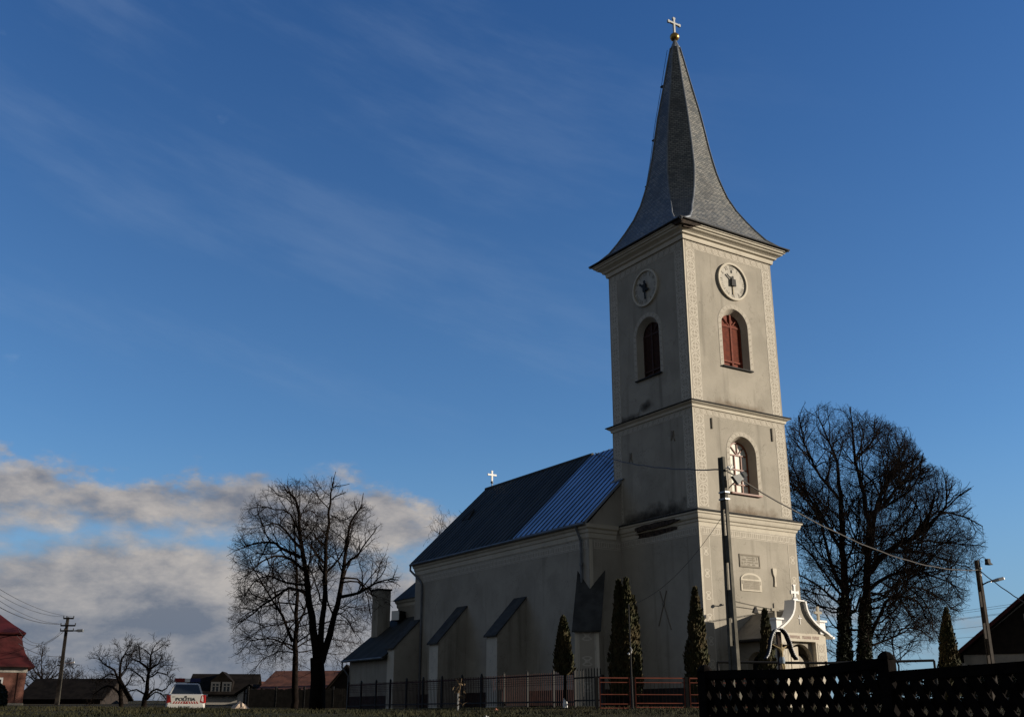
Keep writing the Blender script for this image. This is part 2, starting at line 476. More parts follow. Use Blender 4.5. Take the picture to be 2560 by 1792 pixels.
# tower walls: three stages, each a little narrower than the one below
W = 5.5
tw = MB()
e3, e2 = 0.08, 0.05
I_ft = arch_wall(tw, front(e3), e3, W - e3, 12.45, 19.9, 2.85, 0.79, 14.32, 16.30, 0.26, 0.20)
I_st = arch_wall(tw, side(e3), e3, W - e3, 12.45, 19.9, 2.74, 0.79, 14.17, 16.20, 0.26, 0.20, True)
I_fm = arch_wall(tw, front(e2), e2, W - e2, 7.85, 12.4, 2.78, 0.765, 8.76, 10.48, 0.34, 0.19)
tw.face([(e2, e2, 7.85), (e2, e2, 12.4), (e2, W - e2, 12.4), (e2, W - e2, 7.85)])
for e, z0, z1 in ((e3, 12.45, 19.9), (e2, 7.85, 12.4), (0, -0.6, 7.2)):
    tw.face([(W - e, e, z0), (W - e, W - e, z0), (W - e, W - e, z1), (W - e, e, z1)])
    tw.face([(W - e, W - e, z0), (e, W - e, z0), (e, W - e, z1), (W - e, W - e, z1)])
tw.face([(0, 0, -0.6), (W, 0, -0.6), (W, 0, 7.2), (0, 0, 7.2)])
tw.face([(0, 0, -0.6), (0, 0, 7.2), (0, W, 7.2), (0, W, -0.6)])
tower = tw.build('tower_wall', M_wall, church)

# cornices and string courses
for prof in ([(-0.06, 19.84), (0.0, 19.84), (0.02, 19.93), (0.03, 20.02), (0.13, 20.06), (0.15, 20.13), (0.22, 20.18), (0.34, 20.24), (0.36, 20.30), (0.43, 20.32), (0.45, 20.38), (0.50, 20.40), (0.50, 20.45), (-0.1, 20.45)],
             [(-0.06, 7.20), (0.0, 7.20), (0.02, 7.34), (0.06, 7.37), (0.08, 7.46), (0.14, 7.50), (0.17, 7.58), (0.19, 7.66), (0.24, 7.70), (0.24, 7.76), (-0.08, 7.90)],
             [(-0.1, 12.16), (0.0, 12.18), (0.02, 12.28), (0.10, 12.33), (0.14, 12.36), (0.14, 12.39)]):
    cb = MB(); cb.rings([square(0, W, e, z) for e, z in prof]); cb.build('cornice', M_trim, tower)
for prof in ([(0.0, 12.392), (0.19, 12.392), (0.20, 12.43), (-0.10, 12.50)], [(0.10, 7.762), (0.27, 7.762), (0.28, 7.79), (-0.07, 7.93)]):
    cb = MB(); cb.rings([square(0, W, e, z) for e, z in prof]); cb.build('ledge_cover', M_dark, tower)

# scratched ornament on both visible faces
def band_part(name, m, parent, *a, **k):
    mb = MB(); band(mb, *a, **k); return mb.build(name, m, parent)


for fr, fl in ((front, False), (side, True)):
    f3, f2, f1 = fr(e3), fr(e2), fr(0.0)
    for a0, a1 in ((e3 + 0.10, 0.70), (W - 0.70, W - e3 - 0.10)): band_part('cross_ornament_band', M_cross, tower, f3, a0, 12.52, a1, 19.46, 0.55, 'z', flip=fl)
    band_part('scroll_ornament_band', M_scroll, tower, f3, e3 + 0.10, 19.475, W - e3 - 0.10, 19.82, 0.40, 'a', flip=fl)
    for a0, a1 in ((e2 + 0.08, 0.66), (W - 0.66, W - e2 - 0.08)): band_part('cross_ornament_band', M_cross, tower, f2, a0, 8.0, a1, 11.90, 0.52, 'z', flip=fl)
    band_part('scroll_ornament_band', M_scroll, tower, f2, e2 + 0.08, 11.91, W - e2 - 0.08, 12.15, 0.34, 'a', flip=fl)
    band_part('key_ornament_band', M_key, tower, f1, 0.07, 6.85, W - 0.07, 7.19, 0.36, 'a', flip=fl)
    if not fl:
        for a0, a1 in ((0.07, 0.53), (W - 0.53, W - 0.07)): band_part('star_ornament_band', M_star, tower, f1, a0, 1.2, a1, 6.84, 0.45, 'z')
for e, z0, z1 in ((e3, 12.52, 19.83), (e2, 7.95, 12.14), (0.0, 0.2, 7.19)):
    es = MB(); es.box(e - 0.012, e - 0.012, z0, e + 0.06, e - 0.002, z1); es.build('corner_strip', M_trim, tower)

# windows
def arch_plate(mb, fr, I, d, inset=0.0, m=0):
    c = (I[0][0] + I[-1][0]) / 2
    P = [fr(c + (a - c) * (1 - inset), z, d) for a, z in I]
    mb.face(P, m=m)


def shutter(fr, I, c, hw, zb, zs, d, M_shut):
    s = MB(); arch_plate(s, fr, I, d + 0.05)
    hw2 = hw - 0.20
    w = s.build('window', M_shut, church)
    lo = MB(); n = int((zs + 0.15 - zb - 0.3) / 0.085)
    for i in range(n):
        z = zb + 0.42 + i * 0.085
        if z > zs + 0.1: break
        for a0, a1 in ((c - hw2 + 0.07, c - 0.05), (c + 0.05, c + hw2 - 0.07)):
            lo.face([fr(a0, z, d + 0.035), fr(a1, z, d + 0.035), fr(a1, z + 0.075, d - 0.002), fr(a0, z + 0.075, d - 0.002)])
            lo.face([fr(a0, z + 0.075, d - 0.002), fr(a1, z + 0.075, d - 0.002), fr(a1, z + 0.075, d + 0.04), fr(a0, z + 0.075, d + 0.04)])
    lo.build('louvre', M_shut, w)
    fm = MB()
    fm.prism([(c - 0.045, zb), (c + 0.045, zb), (c + 0.045, zs + hw2), (c - 0.045, zs + hw2)], fr, d - 0.02, d + 0.04)
    for a in (c - hw2 + 0.035, c + hw2 - 0.035): fm.prism([(a - 0.035, zb), (a + 0.035, zb), (a + 0.035, zs), (a - 0.035, zs)], fr, d - 0.02, d + 0.04)
    for z in (zb + 0.06, zb + 0.36, zs + 0.02): fm.prism([(c - hw2, z - 0.04), (c + hw2, z - 0.04), (c + hw2, z + 0.04), (c - hw2, z + 0.04)], fr, d - 0.015, d + 0.03)
    for t in (0.25, 0.75): 
        A = Vector((c, zs, 0)); B = A + Vector((hw2 * cos(pi * t), hw2 * sin(pi * t), 0)); dd = (B - A).normalized(); nn = Vector((-dd.y, dd.x, 0)) * 0.02
        fm.prism([tuple((A - nn)[:2]), tuple((B - nn)[:2]), tuple((B + nn)[:2]), tuple((A + nn)[:2])], fr, d - 0.01, d + 0.03)
    fm.build('shutter_frame', M_shut, w)
    sb = MB(); sb.prism([(c - hw - 0.10, zb - 0.05), (c + hw + 0.10, zb - 0.05), (c + hw + 0.10, zb + 0.005), (c - hw - 0.10, zb + 0.005)], fr, -0.10, 0.24)
    sb.build('sill', M_dark, w)
    rb = MB(); ring_band(rb, fr, c, hw, 0.20, zb, zs); rb.build('window_surround', M_scroll, w)
    return w


tag(shutter(front(e3), I_ft, 2.85, 0.79, 14.32, 16.30, 0.26, M_shut), 'sunlit red louvred belfry window')
tag(shutter(side(e3), I_st, 2.74, 0.79, 14.17, 16.20, 0.26, M_shutshade), 'shaded brown louvred belfry window')
# glazed window of the middle stage
fr = front(e2); c, hw, zb, zs, d = 2.78, 0.575, 8.80, 10.48, 0.34
fm = MB(); n = 18
O = arch_pts(c, hw, zb, zs); I = arch_pts(c, hw - 0.06, zb + 0.06, zs)
for i in range(len(O)):
    j = (i + 1) % len(O)
    fm.face([fr(*O[i], d - 0.03), fr(*O[j], d - 0.03), fr(*I[j], d - 0.03), fr(*I[i], d - 0.03)][::-1])
    fm.face([fr(*I[i], d - 0.03), fr(*I[j], d - 0.03), fr(*I[j], d + 0.05), fr(*I[i], d + 0.05)])
for a in (c - 0.19, c + 0.19): fm.prism([(a - 0.022, zb), (a + 0.022, zb), (a + 0.022, zs), (a - 0.022, zs)], fr, d - 0.025, d + 0.03)
for z in (zb + 0.42, zb + 1.05, zs): fm.prism([(c - hw, z - 0.025), (c + hw, z - 0.025), (c + hw, z + 0.025), (c - hw, z + 0.025)], fr, d - 0.025, d + 0.03)
for t in (0.25, 0.5, 0.75):
    A = Vector((c, zs, 0)); B = A + Vector((hw * cos(pi * t), hw * sin(pi * t), 0)); dd = (B - A).normalized(); nn = Vector((-dd.y, dd.x, 0)) * 0.018
    fm.prism([tuple((A - nn)[:2]), tuple((B - nn)[:2]), tuple((B + nn)[:2]), tuple((A + nn)[:2])], fr, d - 0.02, d + 0.03)
gw = tag(fm.build('window', M_frame, church), 'arched glazed window with red brown glazing bars')
pn = MB(); arch_plate(pn, fr, O, d + 0.02)
for a0, a1, z0, z1 in ((c - 0.165, c - 0.05, zb + 0.45, zb + 1.02), (c + 0.215, c + hw - 0.06, zb + 0.45, zb + 1.02), (c - 0.165, c - 0.06, zb + 1.08, zs - 0.03)):
    pn.prism([(a0, z0), (a1, z0), (a1, z1), (a0, z1)], fr, d + 0.008, d + 0.019, 1)
pn.build('pane', [M_palepane, M_palepane2], gw)
sb = MB(); sb.prism([(c - 0.87, 8.70), (c + 0.87, 8.70), (c + 0.87, 8.765), (c - 0.87, 8.765)], fr, -0.12, 0.32); sb.build('sill', M_frame, gw)
rb = MB(); ring_band(rb, fr, c, 0.765, 0.19, 8.76, 10.48); rb.build('window_surround', M_scroll, gw)


# clocks
def clock(fr, c, z, r, front_hands, flip, label):
    def disc(rr, d0, d1, mb, n=40, rin=None):
        P = [(c + rr * cos(2 * pi * i / n), z + rr * sin(2 * pi * i / n)) for i in range(n)]
        if rin is None: mb.prism(P, fr, d0, d1)
        else:
            Q = [(c + rin * cos(2 * pi * i / n), z + rin * sin(2 * pi * i / n)) for i in range(n)]
            for i in range(n):
                j = (i + 1) % n
                mb.face([fr(*P[i], d0), fr(*P[j], d0), fr(*Q[j], d0), fr(*Q[i], d0)]); mb.face([fr(*P[i], d0), fr(*P[i], d1), fr(*P[j], d1), fr(*P[j], d0)])
                mb.face([fr(*Q[i], d0), fr(*Q[j], d0), fr(*Q[j], d1), fr(*Q[i], d1)])
    f = MB(); disc(r * 0.92, -0.03, 0.01, f); f = f.build('clock', M_clock, church)
    f['label'] = label
    g = MB(); disc(r, -0.10, 0.01, g, rin=r * 0.90); g.build('clock_rim', M_trim, f)
    nb = MB(); sgn = -1 if flip else 1

    def stroke(p, q, w, mb, d0=-0.036, d1=-0.029):
        P, Q = Vector(p), Vector(q); t = (Q - P).normalized(); nn = Vector((-t.y, t.x)) * w / 2
        mb.prism([(c + sgn * a[0], z + a[1]) for a in (P - nn, Q - nn, Q + nn, P + nn)], fr, d0, d1)
    for k, s in enumerate(['XII', 'I', 'II', 'III', 'IIII', 'V', 'VI', 'VII', 'VIII', 'IX', 'X', 'XI']):
        th = pi / 2 - k * pi / 6; er = Vector((cos(th), sin(th))); et = Vector((sin(th), -cos(th)))
        nb = MB(); wid = [0.075 if ch == 'I' else 0.13 for ch in s]; x = -sum(wid) / 2
        for ch, wd in zip(s, wid):
            xa, xb, xm = x + 0.02, x + wd - 0.02, x + wd / 2
            q = lambda xx, yy: tuple(er * (r * 0.76 + yy) + et * xx)
            if ch == 'I': stroke(q(xm, -0.09), q(xm, 0.09), 0.028, nb)
            elif ch == 'V': stroke(q(xa, 0.09), q(xm, -0.09), 0.028, nb); stroke(q(xb, 0.09), q(xm, -0.09), 0.02, nb)
            else: stroke(q(xa, 0.09), q(xb, -0.09), 0.028, nb); stroke(q(xb, 0.09), q(xa, -0.09), 0.02, nb)
            x += wd
        nb.build('numeral', M_numer, f)
    hb = MB()
    if front_hands:
        stroke((0.02, 0.0), (-0.36, 0.30), 0.06, hb, -0.09, -0.07); stroke((0, 0.02), (0.0, 0.26), 0.09, hb, -0.09, -0.07)
        stroke((-0.02, 0.42), (-0.02, 0.56), 0.06, hb, -0.05, -0.04)
        hb.prism([(c - 0.13, z - 0.22), (c + 0.14, z - 0.22), (c + 0.12, z + 0.10), (c - 0.11, z + 0.12)], fr, -0.13, -0.06)
        h2 = MB(); stroke((0.0, -0.2), (0.0, -0.62), 0.05, h2, -0.07, -0.05); h2.build('faded_hand', mat('faded_brass', (0.40, 0.34, 0.23), 0.7), f)
    else:
        stroke((0.03, -0.03), (-0.34, 0.26), 0.11, hb, -0.12, -0.09); stroke((0.02, 0.0), (-0.0, 0.34), 0.10, hb, -0.12, -0.09)
        stroke((0.0, 0.05), (0.02, -0.56), 0.085, hb, -0.12, -0.09); stroke((0.0, -0.02), (0.26, -0.16), 0.11, hb, -0.12, -0.09)
        hb.prism([(c - 0.11, z - 0.18), (c + 0.11, z - 0.18), (c + 0.11, z + 0.17), (c - 0.11, z + 0.17)], fr, -0.13, -0.06)
    hb.build('hands', M_black, f)


clock(front(e3), 2.88, 18.40, 0.89, True, False, 'sunlit clock face on the front of the tower')
clock(side(e3), 2.70, 18.40, 0.88, False, True, 'shaded clock face on the side of the tower')

# spire: square eaves sweeping into an octagon
SPZ = [(20.45, 3.32, 4.69), (20.62, 3.10, 4.26), (20.95, 2.83, 3.66), (21.4, 2.60, 3.24), (21.9, 2.34, 2.85), (22.5, 2.08, 2.42), (23.2, 1.86, 2.05), (23.9, 1.71, 1.81), (24.5, 1.60, 1.63), (25.2, 1.48, 1.49),
       (25.8, 1.38, 1.375), (27.0, 1.20, 1.19), (28.0, 1.04, 1.03), (30.0, 0.64, 0.64), (31.2, 0.42, 0.42), (32.15, 0.235, 0.235)]
SC = W / 2
sp = MB(); rd = MB(); loops = []
for z, a, b in SPZ:
    t = min(a, max(-a, b * sqrt(2) - a))
    loops.append([Vector((SC + x, SC + y, z)) for x, y in ((-a, -t), (-t, -a), (t, -a), (a, -t), (a, t), (t, a), (-t, a), (-a, t))])
h = 0.0
for A, B in zip(loops, loops[1:]):
    dh = (B[0] - A[0]).length
    for i in range(8):
        j = (i + 1) % 8
        wa, wb = (A[j] - A[i]).length / 2, (B[j] - B[i]).length / 2
        sp.face([A[i], A[j], B[j], B[i]], [(-wa, h), (wa, h), (wb, h + dh), (-wb, h + dh)])
    h += dh
spire = sp.build('spire', M_slate, church)
for i in range(8):
    rd.tube([L[i] + (L[i] - Vector((SC, SC, L[i].z))).normalized() * 0.004 for L in loops], [0.055] * 3 + [0.045] * (len(loops) - 3), 6)
rd.build('hip_flashing', M_lead, spire)
eb = MB(); eb.rings([square(0, W, e, z) for e, z in [(0.2, 20.452), (0.56, 20.452), (0.60, 20.47), (0.60, 20.52), (0.35, 20.62)]]); eb.build('eave_board', M_dark, spire)
cp = MB(); cp.lathe([(0.27, 32.12), (0.28, 32.16), (0.17, 32.40), (0.10, 32.58), (0.09, 32.64)], (SC, SC, 0), 8); cp.build('spire_cap', M_lead, spire)
bl = MB(); bl.sphere((SC, SC, 32.86), 0.245, 14, sz=0.95); bl.build('gilded_ball', M_gold, spire, smooth=True)


def cross_mb(mb, fr, c, z0, h, arm, za, w, d0, d1, flare=1.7):
    k = w / 2; f = k * flare
    mb.prism([(c - k, z0), (c + k, z0), (c + k, za - k), (c + arm * 0.72, za - k), (c + arm * 0.8, za - f), (c + arm, za - f * 0.8), (c + arm, za + f * 0.8), (c + arm * 0.8, za + f), (c + arm * 0.72, za + k), (c + k, za + k),
              (c + k, z0 + h - arm * 0.3), (c + f, z0 + h - arm * 0.2), (c + f * 0.8, z0 + h), (c - f * 0.8, z0 + h), (c - f, z0 + h - arm * 0.2), (c - k, z0 + h - arm * 0.3),
              (c - k, za + k), (c - arm * 0.72, za + k), (c - arm * 0.8, za + f), (c - arm, za + f * 0.8), (c - arm, za - f * 0.8), (c - arm * 0.8, za - f), (c - arm * 0.72, za - k), (c - k, za - k)], fr, d0, d1)


xb = MB(); cross_mb(xb, front(SC), SC, 33.05, 0.98, 0.42, 33.68, 0.10, -0.05, 0.05); xb.build('cross', M_iron, spire)
# lightning wire with small brackets on the left slope
lw = MB(); lw.tube([(SC - b / sqrt(2) - 0.12, SC + b / sqrt(2) + 0.12, z) for z, a, b in SPZ[4:]], 0.012, 4)
for z, a, b in (SPZ[8], SPZ[11], SPZ[13]): lw.box(SC - b / sqrt(2) - 0.16, SC + b / sqrt(2) - 0.05, z, SC - b / sqrt(2) + 0.05, SC + b / sqrt(2) + 0.16, z + 0.05)
lw.build('lightning_wire', M_black, spire)


# ragged patches of fallen plaster and soot
def patch(fr, pts, d, m, name, parent, seed, n=26, rough=0.16, back=0.02):
    r = random.Random(seed); mb = MB(); c = (sum(p[0] for p in pts) / len(pts), sum(p[1] for p in pts) / len(pts)); P = []
    for i in range(len(pts)):
        a, b = pts[i], pts[(i + 1) % len(pts)]
        for k in range(5):
            t = k / 5; q = (a[0] + (b[0] - a[0]) * t, a[1] + (b[1] - a[1]) * t)
            s = 1 + r.uniform(-rough, rough); P.append((c[0] + (q[0] - c[0]) * s, c[1] + (q[1] - c[1]) * s))
    mb.prism(P, fr, -d, back); return mb.build(name, m, parent)


patch(side(-0.185), [(0.9, 7.52), (2.0, 7.42), (3.6, 7.40), (3.9, 7.56), (3.2, 7.64), (1.4, 7.65)], 0.006, M_rubble, 'fallen_plaster', tower, 3, rough=0.12, back=0.18)
patch(side(-0.03), [(1.2, 7.22), (2.4, 7.14), (3.8, 7.16), (3.9, 7.34), (2.6, 7.36), (1.4, 7.35)], 0.008, M_rubble, 'fallen_plaster', tower, 4, rough=0.12)
patch(side(-0.515), [(-0.48, 20.28), (-0.05, 20.30), (0.10, 20.44), (-0.48, 20.44)], 0.004, M_stain, 'fallen_plaster', tower, 5, rough=0.08, back=0.2)
patch(front(-0.515), [(-0.50, 20.24), (0.2, 20.27), (0.65, 20.40), (0.5, 20.45), (-0.50, 20.45)], 0.004, M_stain, 'fallen_plaster', tower, 6, rough=0.08, back=0.2)
patch(front(-0.30), [(-0.28, 20.16), (0.12, 20.18), (0.35, 20.27), (-0.28, 20.27)], 0.10, M_rubble, 'fallen_plaster', tower, 7, rough=0.1)


def stain_mat(name, col, kind):
    """soot that fades out over a sheet: transparent at its edges (UV 0..1)"""
    m = bpy.data.materials.new(name); m.use_nodes = True; nt = m.node_tree; b = nt.nodes['Principled BSDF']
    b.inputs['Base Color'].default_value = tuple(col) + (1,); b.inputs['Roughness'].default_value = 0.95; b.inputs['Specular IOR Level'].default_value = 0.1
    t = nt.nodes.new('ShaderNodeTexCoord'); s = nt.nodes.new('ShaderNodeSeparateXYZ'); nt.links.new(t.outputs['UV'], s.inputs[0])
    U, V = Ex(nt, s.outputs[0]), Ex(nt, s.outputs[1])
    n = noise(nt, t.outputs['Object'], 2.2, 6, 0.65)
    if kind == 'rise': f = (1.0 - V) * (U * (1.0 - U) * 4.0).clamp().pow(0.4)
    else: f = 1.0 - (((U - 0.5) * (U - 0.5) + (V - 0.5) * (V - 0.5)).pow(0.5) * 2.0).min(1.0)
    link(nt, (f * 1.3 + (n - 0.5) * 1.7 - 0.34).clamp() * (0.45 if 'damp' in name else 0.75), b.inputs['Alpha'])
    return m


M_soot = stain_mat('soot_rising_from_ledge', (0.03, 0.026, 0.022), 'rise')
M_spot = stain_mat('soot_spot', (0.02, 0.018, 0.016), 'spot')
M_rust = stain_mat('brown_damp_stain', (0.17, 0.10, 0.05), 'rise')


def decal(fr, a0, z0, a1, z1, m, d=-0.004):
    mb = MB(); mb.face([fr(a0, z0, d), fr(a1, z0, d), fr(a1, z1, d), fr(a0, z1, d)], [(0, 0), (1, 0), (1, 1), (0, 1)]); mb.build('soot_stain', m, tower)


decal(side(e2), 0.3, 7.93, 5.2, 8.75, M_soot); decal(side(e3), 2.3, 12.5, 3.7, 13.3, M_spot); decal(side(e3), 3.4, 12.5, 5.0, 12.9, M_soot)
decal(front(e2), 0.8, 7.93, 4.8, 8.45, M_rust); decal(front(e3), 0.8, 12.5, 4.6, 12.9, M_rust); 

# wall anchors
for a, z0, z1 in ((1.09, 11.35, 11.82), (4.62, 11.28, 11.86)):
    ab = MB(); ab.prism([(a - 0.03, z0), (a + 0.025, z0), (a + 0.025, z1), (a - 0.03, z1)], front(e2), -0.05, 0); ab.build('wall_anchor', M_crack, tower)
for fr, c, z, L in ((side(e2), 4.2, 10.85, 0.22), (side(e2), 1.35, 11.25, 0.22), (side(0), 2.35, 4.3, 0.75)):
    ab = MB(); C2 = Vector((c, z))
    for k, dv in enumerate((Vector((0.38, 1)), Vector((-0.42, 1)))):
        dv.normalize(); nn = Vector((-dv.y, dv.x)) * 0.018
        A, B = C2 - dv * L * (1.25 if k else 1.5), C2 + dv * L * 0.75
        ab.prism([tuple(A - nn), tuple(B - nn), tuple(B + nn), tuple(A + nn)], fr, -0.03, 0)
    ab.prism([(c - 0.06, z - 0.06), (c + 0.06, z - 0.06), (c + 0.06, z + 0.06), (c - 0.06, z + 0.06)], fr, -0.05, 0)
    ab.build('wall_anchor', M_crack, tower)

# plaques on the front
f0 = front(0.0)
pq = MB()
for a0, z0, a1, z1 in ((2.10, 5.70, 3.25, 5.76), (2.10, 6.16, 3.25, 6.23), (2.10, 5.76, 2.15, 6.16), (3.20, 5.76, 3.25, 6.16)): pq.prism([(a0, z0), (a1, z0), (a1, z1), (a0, z1)], f0, -0.03, 0)
pl = pq.build('plaque', M_plaqueline, church); pl['label'] = 'rectangular grey bordered inscription panel'
r = random.Random(11)
pq = MB(); pq.prism([(2.16, 5.765), (3.19, 5.765), (3.19, 6.155), (2.16, 6.155)], f0, -0.012, 0); pq.build('panel', M_wall, pl)
def scribble(mb, fr, a0, a1, z, h, w, gaps, d0, d1):
    a = a0
    while a < a1:
        if not any(g0 < a < g1 for g0, g1 in gaps):
            mb.prism([(a, z), (a + w * 0.45, z), (a + w * 0.45, z + h), (a, z + h)], fr, d0, d1)
            zz = z + r.choice([0, 0.4, 0.75]) * h; mb.prism([(a + w * 0.45, zz), (a + w * 0.8, zz), (a + w * 0.8, zz + h * 0.25), (a + w * 0.45, zz + h * 0.25)], fr, d0, d1)
        a += w
pq = MB()
scribble(pq, f0, 2.50, 2.96, 6.06, 0.055, 0.048, [], -0.016, -0.012); scribble(pq, f0, 2.24, 2.98, 5.975, 0.055, 0.048, [(2.48, 2.54)], -0.016, -0.012)
scribble(pq, f0, 2.38, 3.14, 5.875, 0.055, 0.048, [(2.45, 2.5), (2.72, 2.76), (2.9, 2.94)], -0.016, -0.012); scribble(pq, f0, 2.56, 2.98, 5.79, 0.045, 0.048, [(2.70, 2.78)], -0.016, -0.012)
pq.prism([(3.04, 6.02), (3.12, 6.02), (3.12, 6.13), (3.04, 6.13)], f0, -0.016, -0.012); pq.prism([(2.21, 5.82), (2.30, 5.81), (2.31, 5.88), (2.23, 5.92)], f0, -0.016, -0.012); pq.prism([(3.06, 5.96), (3.10, 5.96), (3.10, 5.99), (3.06, 5.99)], f0, -0.016, -0.012)
pq.build('inscription', M_plaqueline, pl)
pq = MB(); P = [(2.09, 4.75), (3.24, 4.75), (3.24, 5.20)] + [(2.665 + 0.575 * cos(t), 5.20 + 0.28 * sin(t)) for t in [pi * k / 12 for k in range(13)]] + [(2.09, 5.20)]
pq.prism(P, f0, -0.03, 0); pl = pq.build('plaque', M_trim, church); pl['label'] = 'round topped stone memorial panel'
pq = MB(); P = [(2.20, 4.81), (3.13, 4.81), (3.13, 5.02), (3.20, 5.02), (3.20, 5.17), (2.13, 5.17), (2.13, 5.02), (2.20, 5.02)]
pq.prism(P, f0, -0.038, -0.02); P = [(2.20, 5.235), (3.13, 5.235)] + [(2.665 + 0.44 * cos(t), 5.235 + 0.17 * sin(t)) for t in [pi * k / 10 for k in range(1, 10)]]
pq.prism(P, f0, -0.038, -0.02); pq.build('panel', M_grey, pl)
pq = MB()
for z in (4.86, 4.93, 5.0, 5.07, 5.12): scribble(pq, f0, 2.26, 3.08, z, 0.035, 0.05, [(2.4 + (z - 4.8), 2.46 + (z - 4.8))], -0.041, -0.038)
pq.build('inscription', mat('shallow_carving', (0.29, 0.25, 0.20), 0.9), pl)
pq = MB(); P = [(3.93, 5.72), (4.16, 5.72), (4.13, 5.52), (4.08, 5.40), (4.08, 5.22), (4.11, 5.02), (3.98, 5.02), (4.01, 5.22), (4.01, 5.40), (3.95, 5.52)]
pq.prism(P, f0, -0.05, 0); pq.prism([(3.93, 5.722), (4.16, 5.722), (4.14, 5.76), (3.95, 5.76)], f0, -0.05, 0); t = pq.build('torch_relief', M_trim, church)

# small lamp fixing left of the pole and service wires on the front
wb = MB(); wb.tube([(1.15, -0.05, 4.15), (1.15, -0.25, 4.17), (1.0, -0.32, 4.2)], 0.02, 5); wb.sphere((0.96, -0.34, 4.18), 0.07, 8); wb.sphere((1.2, -0.2, 4.2), 0.05, 8); wb.build('wall_lamp', M_black, church)
wb = MB()
for z0, z1 in ((4.35, 4.0), (4.12, 4.02)): wb.tube([(1.3 + 4.1 * k / 10, -0.03, z0 + (z1 - z0) * k / 10 - 0.05 * sin(pi * k / 10)) for k in range(11)], 0.008, 4)
wb.build('service_wire', M_black, church)

# ---------------- nave
UA, UB, V1, V2 = -1.785, 7.285, 5.0, 20.95
EZ, RZ, EU, RU = 7.86, 12.50, -2.02, 2.75
nv = MB()
nv.face([(UA, V1, -0.6), (UA, V1, 7.86), (UA, V2, 7.86), (UA, V2, -0.6)])
nv.face([(UB, V1, -0.6), (UB, V2, -0.6), (UB, V2, 7.86), (UB, V1, 7.86)])
for v, fl in ((V1, 0), (V2, 1)):
    q = [(UA, v, -0.6), (UB, v, -0.6), (UB, v, 7.86), (RU, v, 12.38), (UA, v, 7.86)]
    nv.face(q[::-1] if fl else q)
nave = nv.build('nave_wall', M_wall, church)
ct = MB()   # eaves cornice running along the side and across the front return
cpf = [(0.0, 7.20), (0.03, 7.24), (0.05, 7.42), (0.10, 7.46), (0.12, 7.58), (0.20, 7.64), (0.22, 7.74), (0.24, 7.80), (0.0, 7.84)]
for (e, z), (f, y) in zip(cpf, cpf[1:]):
    ct.face([(UA - e, V1 - e, z), (UA - f, V1 - f, y), (UA - f, V2, y), (UA - e, V2, z)])
    ct.face([(UA - e, V1 - e, z), (-0.30, V1 - e, z), (-0.30, V1 - f, y), (UA - f, V1 - f, y)])
ct.build('cornice', M_trim, nave)
band_part('key_ornament_band', M_key, nave, side(UA), V1 + 0.1, 6.78, V2 - 0.2, 7.14, 0.40, 'a', flip=True)
band_part('key_ornament_band', M_key, nave, front(V1), UA + 0.25, 6.78, -0.05, 7.14, 0.38, 'a')
fb = MB(); band(fb, front(V1), UA + 0.02, 0.2, UA + 0.2, 7.16, 0.5, 'z'); fb.build('corner_strip', M_trim, nave)
pb = MB(); pb.box(UA - 0.06, V1 - 0.06, -0.6, UB + 0.06, V2 + 0.06, 1.0); pb.box(-0.06, -0.06, -0.6, W + 0.06, V1 - 0.07, 1.0)
pb.build('plinth', M_plinth, nave)


def roof_slab(mb, u0, z0, u1, z1, v0, v1, th=0.10, m=0):
    d = Vector((u1 - u0, 0, z1 - z0)).normalized(); n = Vector((-d.z, 0, d.x)) * th
    if n.z < 0: n = -n
    a, b = Vector((u0, 0, z0)), Vector((u1, 0, z1)); Y0, Y1 = Vector((0, v0, 0)), Vector((0, v1, 0))
    A = [a + Y0, b + Y0, b + Y1, a + Y1]; B = [p + n for p in A]
    mb.face(A[::-1], m=m); mb.face(B, m=m)
    for i in range(4):
        j = (i + 1) % 4; mb.face([A[i], A[j], B[j], B[i]], m=m)
    return n


VS = 10.55
ro, rn, sm1, sm2 = MB(), MB(), MB(), MB()
for sgn in (1, -1):
    e_u = RU - sgn * (RU - EU)
    roof_slab(ro, e_u, EZ - 0.06, RU, RZ - 0.06, VS, 21.05); roof_slab(rn, e_u, EZ - 0.06, RU, RZ - 0.06, V1 - 0.12, VS - 0.004, 0.112)
d = Vector((RU - EU, 0, RZ - EZ)).normalized(); nrm = Vector((-d.z, 0, d.x)); r = random.Random(5)
v = V1 + 0.1
while v < 21.0:
    A = Vector((EU, v, EZ - 0.06)) + nrm * (0.115 if v < VS else 0.10); B = A + d * (Vector((RU - EU, 0, RZ - EZ)).length)
    (sm1 if v < VS else sm2).bar(A, B, 0.030 if v < VS else 0.05, 0.05)
    v += 0.44
roof = ro.build('roof', M_roofold, church); roof['label'] = 'long dark weathered tin part of the nave roof'
sm2.build('standing_seam', M_roofold, roof)
rt = MB(); rt.tube([(RU, VS, RZ + 0.07), (RU, 21.05, RZ + 0.07)], 0.09, 6); rt.build('ridge_cap', M_roofold, roof)
r2 = rn.build('roof', M_roofnew, church); r2['label'] = 'newer bright blue tin part of the nave roof beside the tower'
sm1.build('standing_seam', M_seam, r2)
fl = MB(); fl.bar((-0.01, V1 - 0.3, 9.93), (-0.01, 5.6, 9.90), 0.10, 0.05); fl.build('flashing', M_lead, r2)
